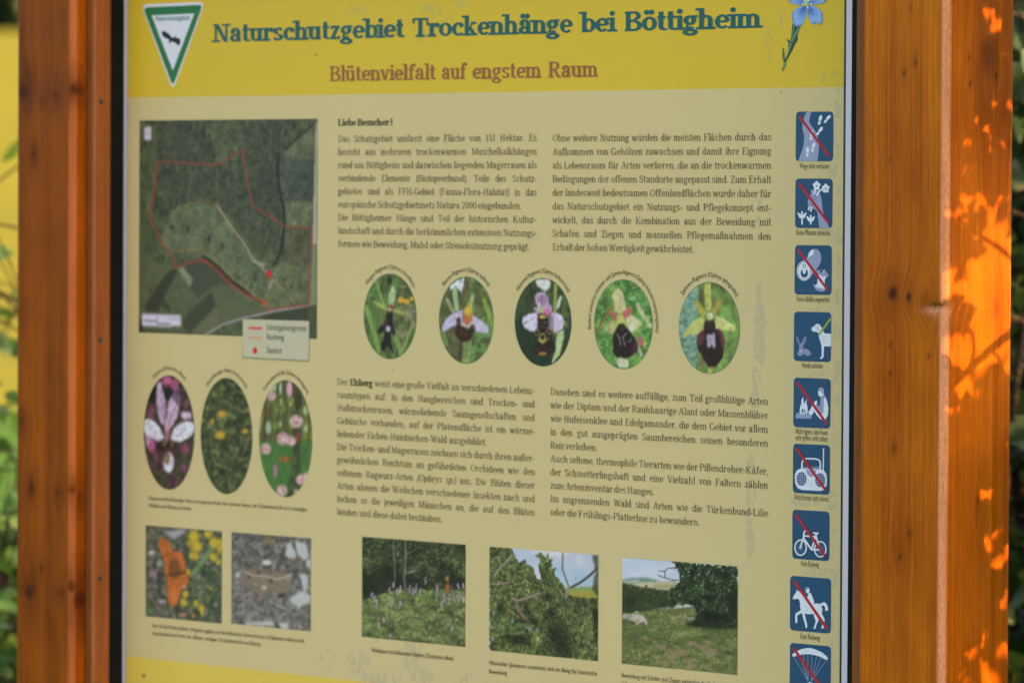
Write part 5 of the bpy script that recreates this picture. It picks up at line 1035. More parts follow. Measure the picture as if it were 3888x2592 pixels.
c.line([(1790, 520), (1900, 860)], 60, (132, 160, 60), .8); c.line([(1200, 960), (1260, 1150)], 60, (112, 156, 88), .7); c.line([(1560, 1100), (1530, 1400)], 110, (122, 150, 88), .7); c.line([(1460, 1110), (1440, 1340)], 40, (70, 52, 44), .8); c.ell(1520, 330, 60, 130, (88, 76, 62), .7, .5); c.ell(1530, 1370, 60, 36, (150, 160, 84), .9, .5); c.ell(1720, 1160, 30, 70, (60, 76, 44), .7, .6)
c.poly([(1300, 330), (1400, 240), (1510, 195), (1495, 330), (1470, 410), (1430, 370), (1380, 320), (1320, 380)], (198, 206, 214)); c.poly([(1460, 200), (1478, 200), (1465, 270), (1450, 270)], (80, 90, 70)); c.line([(1370, 350), (1400, 640)], 66, (150, 182, 132), .9); c.line([(1265, 510), (1350, 680)], 46, (150, 156, 116), .9)
c.poly([(1490, 655), (1440, 665), (1340, 710), (1240, 800), (1195, 900), (1200, 960), (1240, 960), (1320, 900), (1420, 870), (1480, 870)], (178, 172, 206)); c.poly([(1620, 730), (1680, 760), (1780, 830), (1850, 900), (1855, 985), (1760, 985), (1680, 960), (1640, 880), (1600, 860)], (180, 174, 208)); c.line([(1330, 790), (1230, 930)], 10, (150, 142, 180), .6); c.line([(1660, 820), (1840, 960)], 10, (156, 160, 160), .6)
c.ell(1615, 500, 34, 66, (160, 170, 120), 1, .3, 12); c.line([(1600, 560), (1570, 640)], 70, (160, 166, 84), .9); c.ell(1560, 680, 70, 90, (196, 168, 62), 1, .3); c.poly([(1490, 700), (1640, 700), (1620, 830), (1560, 860), (1500, 830)], (172, 128, 62), .8, 2); c.ell(1545, 805, 46, 60, (186, 88, 48), 1, .4); c.poly([(1470, 830), (1500, 830), (1550, 870), (1610, 830), (1620, 880), (1560, 950), (1520, 900), (1470, 900)], (182, 160, 160), .9)
c.poly([(1400, 780), (1430, 760), (1460, 790), (1455, 880), (1520, 910), (1560, 940), (1600, 900), (1610, 870), (1650, 870), (1660, 920), (1620, 1000), (1600, 1080), (1540, 1115), (1460, 1100), (1395, 1040), (1375, 970), (1400, 900)], (52, 30, 22)); c.ell(1425, 830, 18, 50, (112, 84, 50), .8, .6); c.ell(1635, 905, 18, 40, (130, 92, 54), .8, .6); c.ell(1470, 990, 30, 34, (96, 52, 28), .9, .8); c.ell(1530, 1010, 14, 30, (130, 80, 40), .7, .6)
c.build('orchid_photo', 'oval photo of a bee orchid with lilac petals'); oval_rim(b2, .0006, RIM)
ZB = (1920, 1000, .28063)
b3 = oval_box((130, 790), (890, 810), (510, 203), (525, 1388), ZB); b4 = oval_box((1205, 820), (1990, 850), (1600, 222), (1590, 1422), ZB)
c = Pic(b3, .001, ZB, True); c.fill((52, 64, 40)); c.tex(50, 140, .4, 3); c.poly([(130, 750), (600, 750), (640, 1400), (130, 1400)], (32, 46, 32), .8, 6); c.mixtex(90, 160, (86, 104, 54), .5, .66, 6, c.inside([(560, 200), (900, 200), (900, 1200), (640, 1200)]), .9); c.mixtex(60, 80, (74, 84, 54), .5, .66, 16, c.band(200, 560), .7)
c.line([(680, 290), (670, 640)], 44, (138, 156, 66), .9); c.poly([(740, 440), (770, 440), (745, 560), (705, 630), (690, 590), (710, 500)], (182, 196, 182)); c.poly([(700, 940), (800, 890), (790, 1010), (740, 1230), (640, 1350), (625, 1340), (670, 1180)], (164, 184, 130)); c.ell(820, 820, 40, 70, (110, 134, 70), .6, .6)
c.poly([(400, 240), (440, 208), (560, 205), (612, 240), (605, 330), (540, 385), (500, 350), (440, 310)], (196, 204, 200)); c.line([(420, 280), (600, 290)], 8, (150, 166, 140), .6)
c.poly([(395, 450), (430, 395), (480, 385), (550, 400), (580, 450), (590, 560), (640, 575), (625, 650), (590, 700), (440, 700), (430, 650), (380, 620), (380, 595), (440, 590), (410, 520)], (176, 156, 192)); c.poly([(410, 470), (450, 440), (560, 440), (570, 530), (500, 560), (440, 520)], (134, 108, 136), .8, 3); c.line([(490, 430), (500, 560)], 8, (84, 66, 78), .8); c.poly([(520, 620), (600, 610), (610, 690), (560, 720), (520, 670)], (196, 92, 140), .9, 2); c.ell(445, 690, 20, 24, (190, 96, 140), .8, .6); c.ell(455, 560, 26, 40, (200, 206, 200), .8, .5)
c.poly([(430, 660), (440, 930), (340, 920), (260, 870), (225, 800), (240, 730), (310, 680)], (194, 190, 214)); c.poly([(620, 660), (700, 665), (780, 720), (800, 800), (770, 890), (680, 940), (620, 900)], (190, 184, 212)); c.poly([(565, 720), (650, 700), (660, 900), (600, 900)], (128, 112, 140), .8, 2); c.line([(250, 820), (370, 750)], 14, (140, 150, 100), .8); c.ell(270, 800, 30, 16, (90, 92, 70), .7, .6, -50); c.ell(760, 790, 34, 20, (160, 180, 140), .8, .6)
c.ell(482, 630, 34, 36, (172, 184, 84)); c.poly([(450, 680), (540, 680), (580, 760), (575, 860), (640, 880), (640, 1060), (680, 1130), (680, 1190), (600, 1230), (400, 1220), (385, 1180), (410, 1050), (390, 930), (440, 880), (440, 740)], (38, 28, 20)); c.ell(505, 720, 60, 36, (190, 162, 78), .95, .4); c.poly([(450, 790), (560, 790), (560, 810), (450, 812)], (110, 84, 60)); c.ring = None
for cx, cy, rx, ry, w, col in ((502, 1000, 36, 46, 14, (176, 176, 84)), (425, 930, 26, 44, 10, (140, 120, 76)), (600, 905, 30, 48, 12, (150, 120, 84)), (505, 900, 60, 50, 8, (150, 116, 100))):
    q = np.sqrt(((c.U-cx)/rx)**2+((c.V-cy)/ry)**2); c.blend(np.clip(1-np.abs(q-1)*rx/w, 0, 1)*.9, col)
c.poly([(410, 1010), (470, 1020), (500, 1050), (540, 1020), (610, 1000), (520, 1080), (490, 1080)], (166, 166, 80), .9, 1); c.poly([(400, 1150), (670, 1150), (660, 1200), (400, 1200)], (68, 34, 32), .7, 2); c.ell(505, 1220, 70, 26, (160, 112, 52), .95, .4); c.ell(612, 890, 18, 24, (204, 170, 160), .8, .5)
c.build('orchid_photo', 'oval photo of a late spider orchid with white petals'); oval_rim(b3, .0006, RIM)
c = Pic(b4, .001, ZB, True); c.fill((94, 142, 66)); c.tex(70, 80, .25, 5); c.mixtex(90, 90, (58, 104, 52), .48, .64, 8, None, .8); c.mixtex(60, 60, (130, 176, 84), .52, .68, 18, None, .8); c.ell(1350, 520, 70, 150, (62, 84, 48), .7, .6); c.ell(1760, 620, 50, 60, (70, 92, 50), .7, .6); c.ell(1400, 1000, 80, 120, (84, 128, 60), .6, .7)
c.line([(1450, 580), (1340, 740), (1225, 940)], 34, (138, 92, 52), .9); c.line([(1790, 560), (1850, 680), (1970, 850)], 60, (176, 186, 140), .8); c.ell(1730, 470, 50, 50, (140, 186, 140), .8, .6); c.line([(1450, 300), (1480, 380)], 34, (150, 176, 96), .7); c.line([(1720, 340), (1790, 310)], 20, (190, 170, 80), .6)
c.poly([(1430, 440), (1500, 350), (1550, 335), (1590, 390), (1620, 520), (1640, 660), (1560, 690), (1480, 640), (1460, 500)], (186, 184, 132)); c.line([(1550, 400), (1560, 640)], 14, (160, 140, 90), .6)
c.poly([(1640, 700), (1720, 700), (1830, 780), (1845, 830), (1760, 910), (1700, 920), (1640, 830)], (190, 192, 146)); c.poly([(1490, 770), (1420, 770), (1350, 860), (1335, 910), (1440, 960), (1500, 930)], (164, 166, 104)); c.ell(1700, 880, 44, 70, (206, 206, 190), .9, .5)
PK = (176, 96, 92); c.poly([(1400, 650), (1430, 640), (1520, 690), (1510, 780), (1450, 740)], PK); c.poly([(1570, 670), (1660, 600), (1700, 590), (1720, 620), (1680, 700), (1630, 760), (1590, 730)], PK); c.poly([(1510, 700), (1580, 690), (1630, 790), (1660, 850), (1620, 900), (1500, 860)], (178, 184, 96)); 
c.poly([(1510, 860), (1540, 820), (1600, 815), (1650, 880), (1700, 930), (1760, 1030), (1790, 1100), (1780, 1180), (1700, 1260), (1600, 1300), (1500, 1260), (1455, 1200), (1455, 1000), (1480, 920)], (36, 26, 24)); c.poly([(1750, 1060), (1790, 1110), (1770, 1200), (1700, 1240), (1710, 1120)], (82, 34, 46), .8, 3); c.ell(1580, 880, 50, 46, (70, 54, 36), .7, .6); c.line([(1510, 950), (1540, 1010), (1560, 1100)], 14, (140, 132, 140), .9); c.line([(1640, 940), (1590, 1000), (1620, 1110)], 14, (150, 140, 148), .9); c.line([(1650, 1050), (1690, 1060), (1700, 1010)], 12, (150, 136, 130), .8); c.line([(1540, 1000), (1590, 1000)], 12, (140, 132, 140), .8)
c.poly([(1790, 990), (1830, 990), (1870, 1060), (1860, 1130), (1800, 1100)], (176, 84, 96)); c.poly([(1800, 1100), (1860, 1240), (1840, 1270), (1800, 1180)], (200, 186, 170)); c.ell(1885, 1090, 26, 70, (170, 180, 90), .8, .5); c.poly([(1510, 1290), (1560, 1270), (1660, 1300), (1670, 1400), (1540, 1410), (1500, 1350)], (190, 194, 164))
c.build('orchid_photo', 'oval photo of a hybrid orchid on bright green'); oval_rim(b4, .0006, RIM)
ZC = (2540, 1000, .2807)
b5 = oval_box((143, 860), (960, 880), (556, 258), (550, 1484), ZC)
c = Pic(b5, .001, ZC, True); c.fill((104, 132, 66)); c.tex(60, 130, .3, 5); c.mixtex(60, 150, (74, 84, 52), .46, .62, 8, c.inside([(380, 260), (800, 260), (700, 650), (400, 720)]), .9); c.mixtex(60, 160, (120, 164, 76), .45, .62, 11, c.inside([(640, 600), (960, 500), (960, 1300), (740, 1480), (600, 1480)]), .9)
c.poly([(380, 340), (400, 700), (390, 1000), (360, 1460), (140, 1460), (140, 340)], (112, 150, 128), 1, 2); mk = c.inside([(380, 340), (400, 700), (390, 1000), (360, 1460), (140, 1460), (140, 340)]); c.splat(500, [(76, 120, 98), (150, 178, 164), (96, 138, 118), (62, 100, 84), (132, 166, 148)], (14, 30), mk, 1.5, 3, .5, -25)
c.ell(440, 450, 44, 150, (84, 74, 50), .7, .5); c.line([(890, 380), (860, 620), (900, 780)], 40, (92, 112, 62), .6); c.ell(830, 940, 40, 60, (110, 106, 68), .6, .7); c.ell(440, 1330, 60, 110, (116, 106, 78), .8, .6); c.line([(570, 1380), (560, 1480)], 70, (168, 172, 84), .9)
c.poly([(485, 262), (568, 262), (580, 600), (570, 640), (500, 640), (488, 420)], (170, 176, 84)); c.poly([(545, 262), (568, 262), (580, 600), (555, 600)], (190, 192, 110), .8); c.poly([(345, 540), (380, 505), (420, 540), (500, 620), (520, 680), (470, 720), (400, 640)], (164, 156, 62)); c.poly([(660, 490), (710, 480), (715, 530), (660, 660), (630, 710), (580, 650)], (162, 148, 62))
c.poly([(470, 710), (400, 735), (320, 790), (250, 880), (190, 950), (190, 990), (220, 1000), (260, 965), (400, 960), (480, 900), (500, 800)], (178, 184, 104)); c.poly([(640, 705), (700, 720), (800, 790), (895, 840), (900, 900), (860, 912), (760, 905), (650, 910), (620, 820)], (190, 194, 116)); c.line([(640, 710), (890, 850)], 18, (206, 210, 150), .7); c.ell(560, 710, 60, 60, (196, 204, 170), .95, .4); c.ell(545, 735, 20, 40, (184, 184, 84), .8, .5)
c.poly([(500, 770), (540, 790), (600, 765), (635, 820), (630, 890), (680, 890), (730, 950), (755, 1050), (745, 1150), (730, 1280), (640, 1400), (540, 1400), (460, 1290), (440, 1220), (400, 1180), (380, 1080), (395, 980), (440, 915), (480, 910), (475, 840)], (40, 26, 24)); c.poly([(395, 980), (440, 915), (490, 930), (470, 1060), (410, 1130), (383, 1080)], (104, 52, 66), .9, 3); c.poly([(650, 895), (700, 900), (752, 1000), (750, 1120), (720, 1140), (700, 1010)], (116, 54, 70), .9, 3)
c.poly([(510, 960), (590, 960), (625, 920), (630, 1050), (640, 1130), (610, 1150), (580, 1090), (555, 1150), (525, 1130)], (166, 158, 184), .95, 1); c.ell(565, 1030, 26, 30, (150, 120, 140), .7, .6); c.ell(555, 850, 50, 60, (62, 48, 26), .8, .6); c.line([(440, 1230), (540, 1400), (640, 1400), (730, 1270)], 12, (120, 78, 44), .7)
c.build('orchid_photo', 'oval photo of a dark red spider orchid beside a wrinkled leaf'); oval_rim(b5, .0006, RIM)
for b, txt, a0, a1 in ((b1, "Fliegen-Ragwurz (Ophrys insectifera)", -50, 52), (b2, "Bienen-Ragwurz (Ophrys apifera)", -47, 46), (b3, "Hummel-Ragwurz (Ophrys holosericea)", -52, 52), (b4, "Bastard zwischen Hummel- und Spinnen-Ragwurz (Ophrys holosericeaxsphegodes)", -97, 98), (b5, "Spinnen-Ragwurz (Ophrys sphegodes)", -52, 52)):
    sans_arc(P, txt, ((b[0]+b[1])/2, (b[2]+b[3])/2), ((b[1]-b[0])/2+.0055, (b[3]-b[2])/2+.0062), a0, a1, .0078, INK, .0)
P.build('picture_captions')

# landscapes ---------------------------------------------------------------
ZX = (1360, 2010, .29973)
c = Pic(box_from((55, 88), (1366, 185), (1360, 1482), (50, 1352), ZX), .001, ZX); c.fill((52, 60, 38)); c.tex(90, 90, .45, 3)
up = c.inside([(40, 80), (1380, 80), (1380, 760), (900, 760), (500, 760), (40, 900)]); lo = 1-up
c.splat(1800, [(40, 48, 28), (84, 94, 50), (24, 28, 18), (104, 114, 62), (60, 64, 40), (116, 122, 74), (30, 34, 22)], (8, 20), up, 1.3, 5, .5); c.tex(120, 130, .5, 73, up); c.tex(24, 24, .3, 74, up); c.poly([(60, 480), (480, 440), (560, 720), (60, 880)], (26, 30, 20), .65, 8); c.poly([(480, 560), (860, 600), (860, 720), (480, 730)], (24, 30, 20), .6, 6); c.poly([(1160, 540), (1370, 640), (1370, 720), (1160, 720)], (26, 30, 20), .6, 6)
c.splat(500, [(88, 118, 58), (104, 134, 68), (66, 92, 44)], (14, 32), c.inside([(1180, 350), (1370, 330), (1370, 620), (1230, 600)]), 1.2, 8, .5); c.splat(260, [(104, 106, 54), (120, 118, 66)], (14, 30), c.inside([(60, 340), (240, 340), (200, 560), (60, 700)]), 1.2, 9, .5)
for b_ in ([(455, 130), (450, 260), (465, 380), (470, 600), (460, 720)], [(600, 130), (605, 300), (600, 420), (598, 520), (588, 600), (600, 740)]): c.line(b_, 18 if b_[0][0] < 500 else 30, (122, 120, 114), .6); c.splat(60, [(160, 160, 158), (84, 84, 72), (60, 66, 48)], (8, 18), (np.abs(c.U-b_[2][0]) < 26).astype(float)*up, 1.5, 33, .5)
c.line([(620, 300), (700, 270), (780, 215), (820, 240)], 13, (128, 124, 116), .6); c.line([(600, 560), (700, 500), (820, 415)], 15, (128, 124, 114), .65); c.line([(780, 300), (850, 380), (900, 480)], 14, (120, 116, 104), .6); c.line([(640, 545), (730, 515)], 20, (140, 136, 130), .7); c.ell(545, 385, 40, 20, (130, 136, 120), .6, .6)
c.blend(c.soft(lo, 4), (92, 106, 62)); c.tex(110, 70, .45, 13, lo); c.splat(2600, [(106, 124, 70), (76, 94, 52), (136, 150, 92), (52, 64, 36), (116, 112, 74), (150, 160, 100), (92, 116, 60)], (7, 17), lo, 1.5, 15, .5); c.tex(130, 80, .3, 71, lo); c.tex(24, 20, .3, 72, lo); 
for x, y, a, b_ in ((620, 1240, 110, 60), (940, 990, 110, 50), (290, 1070, 80, 50), (130, 1320, 90, 40), (1210, 1380, 60, 60), (680, 900, 70, 50)): c.ell(x, y, a, b_, (44, 56, 32), .6, .8)
for x, y, a, b_ in ((870, 890, 110, 90), (560, 850, 80, 60), (240, 1010, 60, 50)): c.ell(x, y, a, b_, (124, 146, 62), .45, .9)
rg = np.random.default_rng(2)
for x, y, h_ in ((405, 765, 34), (215, 875, 30), (240, 935, 40), (432, 925, 48), (535, 740, 30), (508, 780, 34), (655, 750, 44), (700, 780, 40), (740, 740, 50), (790, 790, 40), (1000, 840, 50), (1005, 730, 30), (1065, 930, 44), (1095, 860, 44), (1150, 880, 60), (1205, 830, 60), (1285, 850, 54), (1330, 880, 30), (450, 700, 24), (1270, 710, 24), (1340, 705, 24), (265, 1210, 34), (1190, 1255, 26), (540, 930, 22), (325, 1150, 22), (410, 1345, 24), (855, 640, 40), (180, 825, 24)):
    for k in range(5): c.ell(x+rg.normal()*6, y-h_+k*h_*.5, 15, 18, (176+rg.integers(-20, 20), 150, 188), .7, .6)
c.ell(1130, 620, 34, 46, (172, 124, 58), .85, .6); c.ell(1135, 730, 48, 74, (160, 84, 44), .9, .6); c.build('landscape_photo', 'photo of a wood edge with lilac flower spikes')
ZY = (1840, 2050, .30612)
c = Pic(box_from((65, 78), (1418, 182), (1410, 1498), (60, 1360), ZY), .001, ZY); c.fill((172, 184, 202)); c.mixtex(200, 120, (200, 200, 212), .45, .65, 3, None, .9); c.poly([(330, 100), (620, 100), (620, 400), (330, 260)], (160, 182, 206), .6, 10); c.poly([(850, 280), (1400, 420), (1400, 600), (850, 560)], (140, 176, 204), .6, 12)
c.poly([(930, 590), (1420, 575), (1420, 780), (930, 780)], (150, 146, 62), 1, 2); c.poly([(1000, 600), (1200, 580), (1350, 585), (1350, 610), (1000, 620)], (96, 150, 100), .8, 1)
tree1 = [(60, 70), (330, 80), (380, 190), (440, 300), (480, 240), (590, 330), (650, 470), (700, 500), (690, 420), (670, 300), (700, 250), (640, 190), (700, 140), (740, 180), (775, 230), (785, 160), (810, 250), (845, 240), (830, 330), (900, 345), (860, 400), (890, 450), (960, 520), (1000, 640), (1100, 700), (1420, 720), (1420, 1500), (60, 1500)]
m = c.inside(tree1); su, sv = c.U, c.V; c.U = su+26*(fbm(su/22, sv/22, 3)-.5)*2; c.V = sv+26*(fbm(su/22, sv/22, 9)-.5)*2; m = c.inside(tree1); c.U, c.V = su, sv
c.blend(m, (74, 86, 48)); c.tex(110, 120, .5, 4, m); c.splat(3600, [(100, 112, 60), (60, 72, 38), (34, 42, 24), (124, 136, 78), (78, 90, 48), (142, 150, 92), (24, 30, 18)], (7, 17), m, 1.6, 5, .5, 70); c.tex(130, 150, .45, 75, m); c.tex(22, 26, .35, 76, m); c.splat(400, [(134, 146, 84), (116, 130, 72)], (8, 18), m*c.inside([(60, 80), (450, 80), (700, 500), (600, 700), (60, 700)]), 1.4, 55, .6)
for x, y, a, b_ in ((900, 1150, 170, 200), (960, 1330, 200, 160), (430, 1240, 200, 90), (200, 840, 70, 120), (830, 900, 120, 90), (800, 700, 90, 70), (600, 1000, 110, 50), (1380, 950, 50, 250)): c.ell(x, y, a, b_, (22, 30, 18), .7, .7)
mb = c.inside([(60, 960), (640, 1050), (640, 1150), (60, 1180)]); c.mixtex(40, 40, (96, 126, 66), .45, .6, 12, mb, .8); c.poly([(1330, 180), (1420, 180), (1420, 720), (1340, 600), (1380, 400)], (56, 62, 44), .8, 2, 30); c.splat(260, [(104, 112, 72), (84, 94, 58), (120, 120, 80)], (10, 24), c.inside([(1000, 700), (1330, 720), (1400, 1450), (1080, 1450)]), 1.6, 25, .4)
BR = (142, 128, 118)
for pts, w in (([(120, 450), (190, 340), (260, 280), (350, 180)], 26), ([(80, 545), (200, 535), (310, 520)], 22), ([(340, 720), (430, 745), (560, 700), (690, 650)], 26), ([(80, 270), (170, 200)], 12)): c.line(pts, w, BR, .9)
c.line([(400, 770), (420, 850), (500, 960), (560, 1020)], 40, (120, 100, 84), .9); c.line([(380, 860), (470, 980), (600, 1030)], 20, (50, 44, 34), .8); c.line([(975, 160), (970, 360), (1050, 580)], 22, (104, 108, 98), .95); c.line([(1060, 590), (1180, 530), (1290, 450), (1400, 350)], 32, (74, 70, 58), .95); c.line([(1060, 590), (1010, 710)], 30, (130, 128, 124), .9); c.splat(120, [(98, 118, 80), (84, 104, 70)], (8, 18), c.inside([(1020, 380), (1250, 360), (1200, 540), (1050, 540)]), 1.5, 35, .6)
for x, y in ((345, 1000), (80, 1060), (100, 1220), (660, 1110), (520, 1080), (560, 1100), (120, 900)): c.ell(x, y, 24, 34, (164, 148, 176), .7, .7)
c.ell(300, 880, 22, 16, (176, 84, 40), .9, .6); c.build('landscape_photo', 'photo of a dark juniper under a cloudy sky')
ZW = (2340, 2090, .32005)
c = Pic(box_from((75, 75), (1447, 185), (1442, 1472), (68, 1335), ZW), .001, ZW); c.fill((176, 190, 212)); c.mixtex(260, 120, (192, 200, 216), .45, .65, 3, None, .8)
c.poly([(70, 340), (180, 320), (330, 315), (450, 335), (560, 370), (720, 340), (720, 480), (70, 480)], (104, 138, 128), 1, 1); c.poly([(70, 360), (260, 340), (300, 370), (80, 390)], (176, 174, 150), .8, 1); c.poly([(130, 400), (300, 370), (720, 360), (720, 480), (200, 470)], (182, 172, 146), 1, 1); c.poly([(430, 400), (720, 390), (720, 440), (450, 440)], (136, 140, 90), .7, 2); c.ell(360, 420, 26, 22, (70, 86, 54), .9, .5)
c.poly([(70, 700), (700, 680), (960, 650), (1450, 700), (1450, 1500), (60, 1500)], (98, 102, 58), 1, 1); gm = c.band(690, 1500); c.tex(120, 60, .3, 4, gm); c.splat(3200, [(116, 136, 76), (84, 104, 54), (134, 146, 92), (100, 126, 64), (60, 78, 40), (124, 124, 84)], (6, 15), gm, 1.6, 5, .5); c.tex(150, 60, .25, 78, gm); c.tex(22, 16, .25, 79, gm); c.mixtex(160, 70, (74, 98, 48), .48, .62, 14, c.band(860, 1500), .6); c.mixtex(110, 60, (146, 124, 100), .5, .66, 19, c.inside([(500, 1080), (1200, 1060), (1200, 1460), (400, 1340)]), .7)
hd = [(70, 380), (180, 400), (300, 430), (420, 440), (560, 470), (640, 460), (720, 520), (720, 660), (480, 690), (300, 720), (70, 740)]; m = c.soft(c.inside(hd), 1); c.blend(m, (50, 62, 36)); c.splat(900, [(40, 50, 30), (76, 90, 50), (60, 74, 42), (28, 36, 22), (92, 104, 62)], (8, 22), m, 1.3, 8, .5); c.ell(170, 600, 90, 110, (26, 32, 20), .6, .7)
oak = [(660, 120), (760, 125), (1000, 150), (1450, 185), (1450, 900), (1350, 920), (1180, 920), (1000, 900), (850, 870), (960, 780), (960, 700), (900, 640), (760, 640), (640, 620), (640, 520), (640, 450), (700, 420), (760, 330), (740, 260), (700, 180)]
su, sv = c.U, c.V; c.U = su+36*(fbm(su/20, sv/20, 3)-.5)*2; c.V = sv+36*(fbm(su/20, sv/20, 9)-.5)*2; m = c.inside(oak); c.U, c.V = su, sv
c.blend(m, (42, 54, 34)); c.splat(3400, [(66, 88, 50), (34, 44, 28), (96, 122, 72), (20, 26, 18), (50, 68, 40), (118, 138, 92), (26, 34, 22)], (7, 17), m, 1.2, 18, .5); c.tex(110, 90, .5, 80, m); c.tex(20, 20, .4, 81, m)
for x, y, a, b_ in ((1200, 800, 230, 130), (1400, 600, 80, 260), (1080, 780, 130, 120), (960, 870, 120, 50), (1100, 560, 120, 60), (900, 260, 70, 50), (1290, 300, 90, 60)): c.ell(x, y, a, b_, (18, 22, 16), .75, .8)
for x, y in ((860, 250), (1100, 250), (1240, 190), (980, 280), (790, 300)): c.ell(x, y, 20, 16, (176, 190, 208), .7, .7)
c.splat(240, [(104, 132, 78), (90, 120, 66)], (10, 22), c.inside([(640, 480), (1000, 470), (1100, 620), (700, 640)]), 1.2, 28, .5)
for pts in ([(500, 290), (580, 320), (700, 350), (760, 340)], [(580, 320), (580, 240), (620, 205), (760, 200)], [(580, 240), (510, 240)]): c.line(pts, 14, (88, 84, 76), .85)
c.poly([(75, 750), (160, 752), (240, 745), (310, 760), (355, 800), (375, 850), (370, 878), (350, 870), (340, 840), (290, 850), (250, 870), (225, 840), (160, 810), (75, 800)], (176, 172, 160), 1, 1); c.ell(150, 780, 70, 26, (110, 120, 124), .7, .7); c.ell(250, 830, 40, 30, (150, 124, 96), .7, .7); c.ell(245, 725, 30, 18, (170, 164, 140), .9, .5); c.ell(890, 800, 66, 26, (150, 148, 130), .8, .5); c.ell(820, 775, 14, 18, (150, 166, 190), .8, .5); c.ell(675, 790, 34, 16, (180, 140, 112), .8, .5); c.ell(710, 670, 14, 20, (160, 156, 150), .8, .5); c.ell(750, 640, 26, 22, (98, 160, 80), .8, .5)
for x, y in ((590, 1235), (1112, 1250), (1150, 1210), (1330, 1280)): c.ell(x, y, 14, 12, (178, 168, 160), .8, .6)
c.poly([(820, 860), (1000, 850), (1450, 880), (1450, 930), (1100, 930), (860, 900)], (34, 46, 28), .7, 5); c.ell(450, 790, 100, 30, (70, 76, 46), .6, .8); c.build('landscape_photo', 'photo of sheep on a meadow beside a dark oak')

# thin dark outlines round the rectangular photographs
# ------------------------------------------------------------------ the shrub whose leaves shade the right post
def post_side(u, v): return atx(u, v, xrc+CH)
def MRp(pts): return [(2588+a*.55295, 867+b*.55295) for a, b in pts]
def TRp(pts): return [(2588+a*.55295, b*.55295) for a, b in pts]
def BRp(pts): return [(2588+a*.55295, 1725+b*.55295) for a, b in pts]
def blob(cx, cy, rx, ry, n=10): return [(cx+rx*math.cos(k*6.283/n), cy+ry*math.sin(k*6.283/n)) for k in range(n)]
lit = [MRp([(2050, -20), (2300, -20), (2300, 640), (2230, 700), (2100, 800), (2010, 870), (1990, 760), (1965, 640), (1960, 540), (1985, 440), (1945, 400), (1955, 340), (1990, 260), (2010, 200), (1960, 185), (2030, 150), (2050, 90)]),
       MRp([(1860, 340), (1900, 325), (1950, 400), (1925, 440), (1865, 410)]), MRp([(1885, 700), (1920, 690), (1950, 760), (1955, 870), (1900, 940), (1845, 930), (1830, 790)]),
       MRp([(2290, 740), (2290, 970), (2200, 950), (2110, 1030), (2020, 1030), (2110, 900)]), MRp([(1830, 1050), (1940, 980), (2010, 970), (2000, 1060), (1960, 1160), (1930, 1225), (1890, 1150)]), MRp(blob(2085, 1130, 32, 34)),
       MRp([(1775, 330), (1815, 330), (1815, 470), (1775, 470)]), MRp([(1785, 830), (1820, 830), (1820, 910), (1785, 910)]), MRp([(1770, -20), (1815, -20), (1815, 20), (1770, 20)]),
       TRp(blob(2110, 225, 42, 40)), TRp(blob(2180, 150, 26, 28)), TRp(blob(2290, 200, 22, 44)), TRp([(2240, 670), (2290, 660), (2300, 900), (2270, 900), (2250, 800)]), TRp(blob(2040, 820, 26, 40)), TRp(blob(2197, 1040, 22, 26)), TRp(blob(1907, 1100, 14, 24)),
       TRp(blob(2172, 1270, 20, 46)), TRp(blob(2100, 1300, 16, 20)), TRp(blob(2138, 1350, 16, 40)), TRp([(1860, 1370), (1900, 1420), (1960, 1340), (1985, 1350), (1930, 1440), (1880, 1450)]), TRp([(2040, 1470), (2110, 1450), (2130, 1500), (2090, 1580), (2050, 1580)]), TRp(blob(2180, 1550, 30, 24)), TRp([(1785, 1430), (1835, 1430), (1835, 1580), (1785, 1580)]),
       BRp(blob(2125, 170, 46, 50)), BRp(blob(2062, 240, 34, 26)), BRp(blob(2242, 400, 24, 40)), BRp(blob(2152, 580, 26, 40)), BRp([(2170, 700), (2255, 650), (2258, 730), (2200, 740)]), BRp(blob(2140, 770, 18, 34)),
       BRp([(1940, 1300), (1985, 1265), (2040, 1370), (2100, 1330), (2250, 1290), (2255, 1600), (1900, 1600), (1935, 1450)]), BRp([(1770, -10), (1812, -10), (1812, 36), (1770, 36)])]
def build_shade_shrub():
    rng = np.random.default_rng(11)
    base_ = np.array([xrc+CH, 0, 0])+np.array([sdir[0], sdir[1], 0])*.72+np.array([.12, .1, 0])
    t = thing('hedge_shrub', 'leafy lobed shrub growing close beside the right post and shading it', 'shrub', tuple(base_))
    n = 34000; d = rng.uniform(.24, .95, n)
    # leaf positions spread along and across the sunlight in front of the post and around it
    y = rng.uniform(-yp-.15, y_back+.55, n); z = rng.uniform(.1, 2.35, n)
    Pp = np.stack([np.full(n, xrc+CH), y, z], -1); size = rng.uniform(.022, .046, n)
    Pc = Pp+sdir[None]*d[:, None]
    U, V = proj(Pp[:, 0], Pp[:, 1], Pp[:, 2]); keep = np.ones(n, bool)
    # window gaps in the foliage
    def segd(px, py, poly):
        m = np.full(px.shape, 1e9)
        for k in range(len(poly)):
            (x1, y1), (x2, y2) = poly[k-1], poly[k]; dx, dy = x2-x1, y2-y1; L = dx*dx+dy*dy+1e-9; tt = np.clip(((px-x1)*dx+(py-y1)*dy)/L, 0, 1)
            m = np.minimum(m, np.hypot(px-x1-tt*dx, py-y1-tt*dy))
        ins = np.zeros(px.shape, bool)
        for k in range(len(poly)):
            (x1, y1), (x2, y2) = poly[k-1], poly[k]; cnd = ((y1 > py) != (y2 > py)); ins ^= cnd & (px < (x2-x1)*(py-y1)/(y2-y1+1e-12)+x1)
        return np.where(ins, -m, m)
    return t, rng, Pc, U, V, size, segd, base_
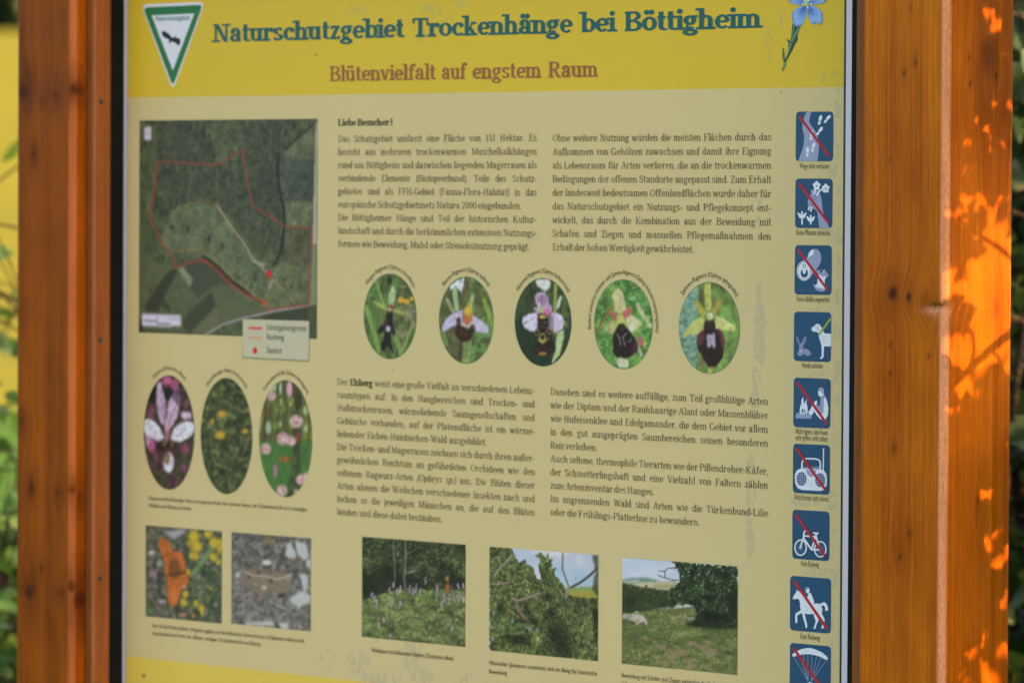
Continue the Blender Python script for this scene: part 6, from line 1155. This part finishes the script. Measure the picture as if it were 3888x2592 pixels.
t, rng, Pc, U, V, size, segd, base_ = build_shade_shrub()
dmin = np.full(len(U), 1e9)
for poly in lit: dmin = np.minimum(dmin, segd(U, V, poly))
# the sun-facing shadow of a leaf reaches about .4 of its length in photo pixels at the post
reach = size*.36/ (5.15/F_PX)
keep = dmin > reach*.66
Pk, sk_ = Pc[keep], size[keep]
extra = rng.uniform(-1, 1, (2600, 3)); extra = extra[np.linalg.norm(extra, axis=1) < 1]*np.array([.42, .42, .62])+np.array([.0, .0, 1.45])+base_+np.array([.35, .42, 0])
Pk = np.concatenate([Pk-base_, extra-base_]); sk_ = np.concatenate([sk_, rng.uniform(.03, .055, len(extra))])
# leaves centred on their spot
leaves_mesh('foliage', Pk, sk_, leaf_mat('lobed_leaf', (.018, .045, .007), (.035, .07, .010), trans=.05), t, rng, .3)
A = Acc()
def br_path(pts, dist, r0, r1):
    pp = [np.array(post_side(u, v))+sdir*dd-base_ for (u, v), dd in zip(pts, dist)]
    V_, F_ = tube_verts(pp, np.linspace(r0, r1, len(pp)), 7); A.add(V_, F_)
br_path(MRp([(2600, 470), (2280, 700), (2120, 830), (2010, 930), (1880, 1060), (1700, 1180)]), [.5, .46, .45, .44, .43, .42], .0058, .0036)
br_path(MRp([(2500, 400), (2290, 230), (2160, 120), (2060, 60), (1900, -60)]), [.5, .46, .45, .44, .43], .0042, .002)
br_path(MRp([(1980, 960), (2010, 820), (1990, 720), (1950, 640)]), [.44, .43, .42, .41], .003, .0015); br_path(MRp([(2120, 830), (2190, 900), (2230, 1020)]), [.45, .46, .47], .002, .001)
for k in range(14):
    a = np.array([rng.uniform(-.05, .1), rng.uniform(-.05, .1), 0]); b = np.array([rng.uniform(-.1, .5), rng.uniform(-.15, .5), rng.uniform(1.2, 2.1)]); tt = np.linspace(0, 1, 8)[:, None]
    V_, F_ = tube_verts(a+(b-a)*np.concatenate([tt**1.2, tt**1.2, tt], 1)+np.sin(tt*6)*.02, np.linspace(.011, .003, 8), 7)
    U_, V2_ = proj(*(np.array(V_)+base_).T); A.add(V_, F_)
A.build('branches', M_BARK, t, True)
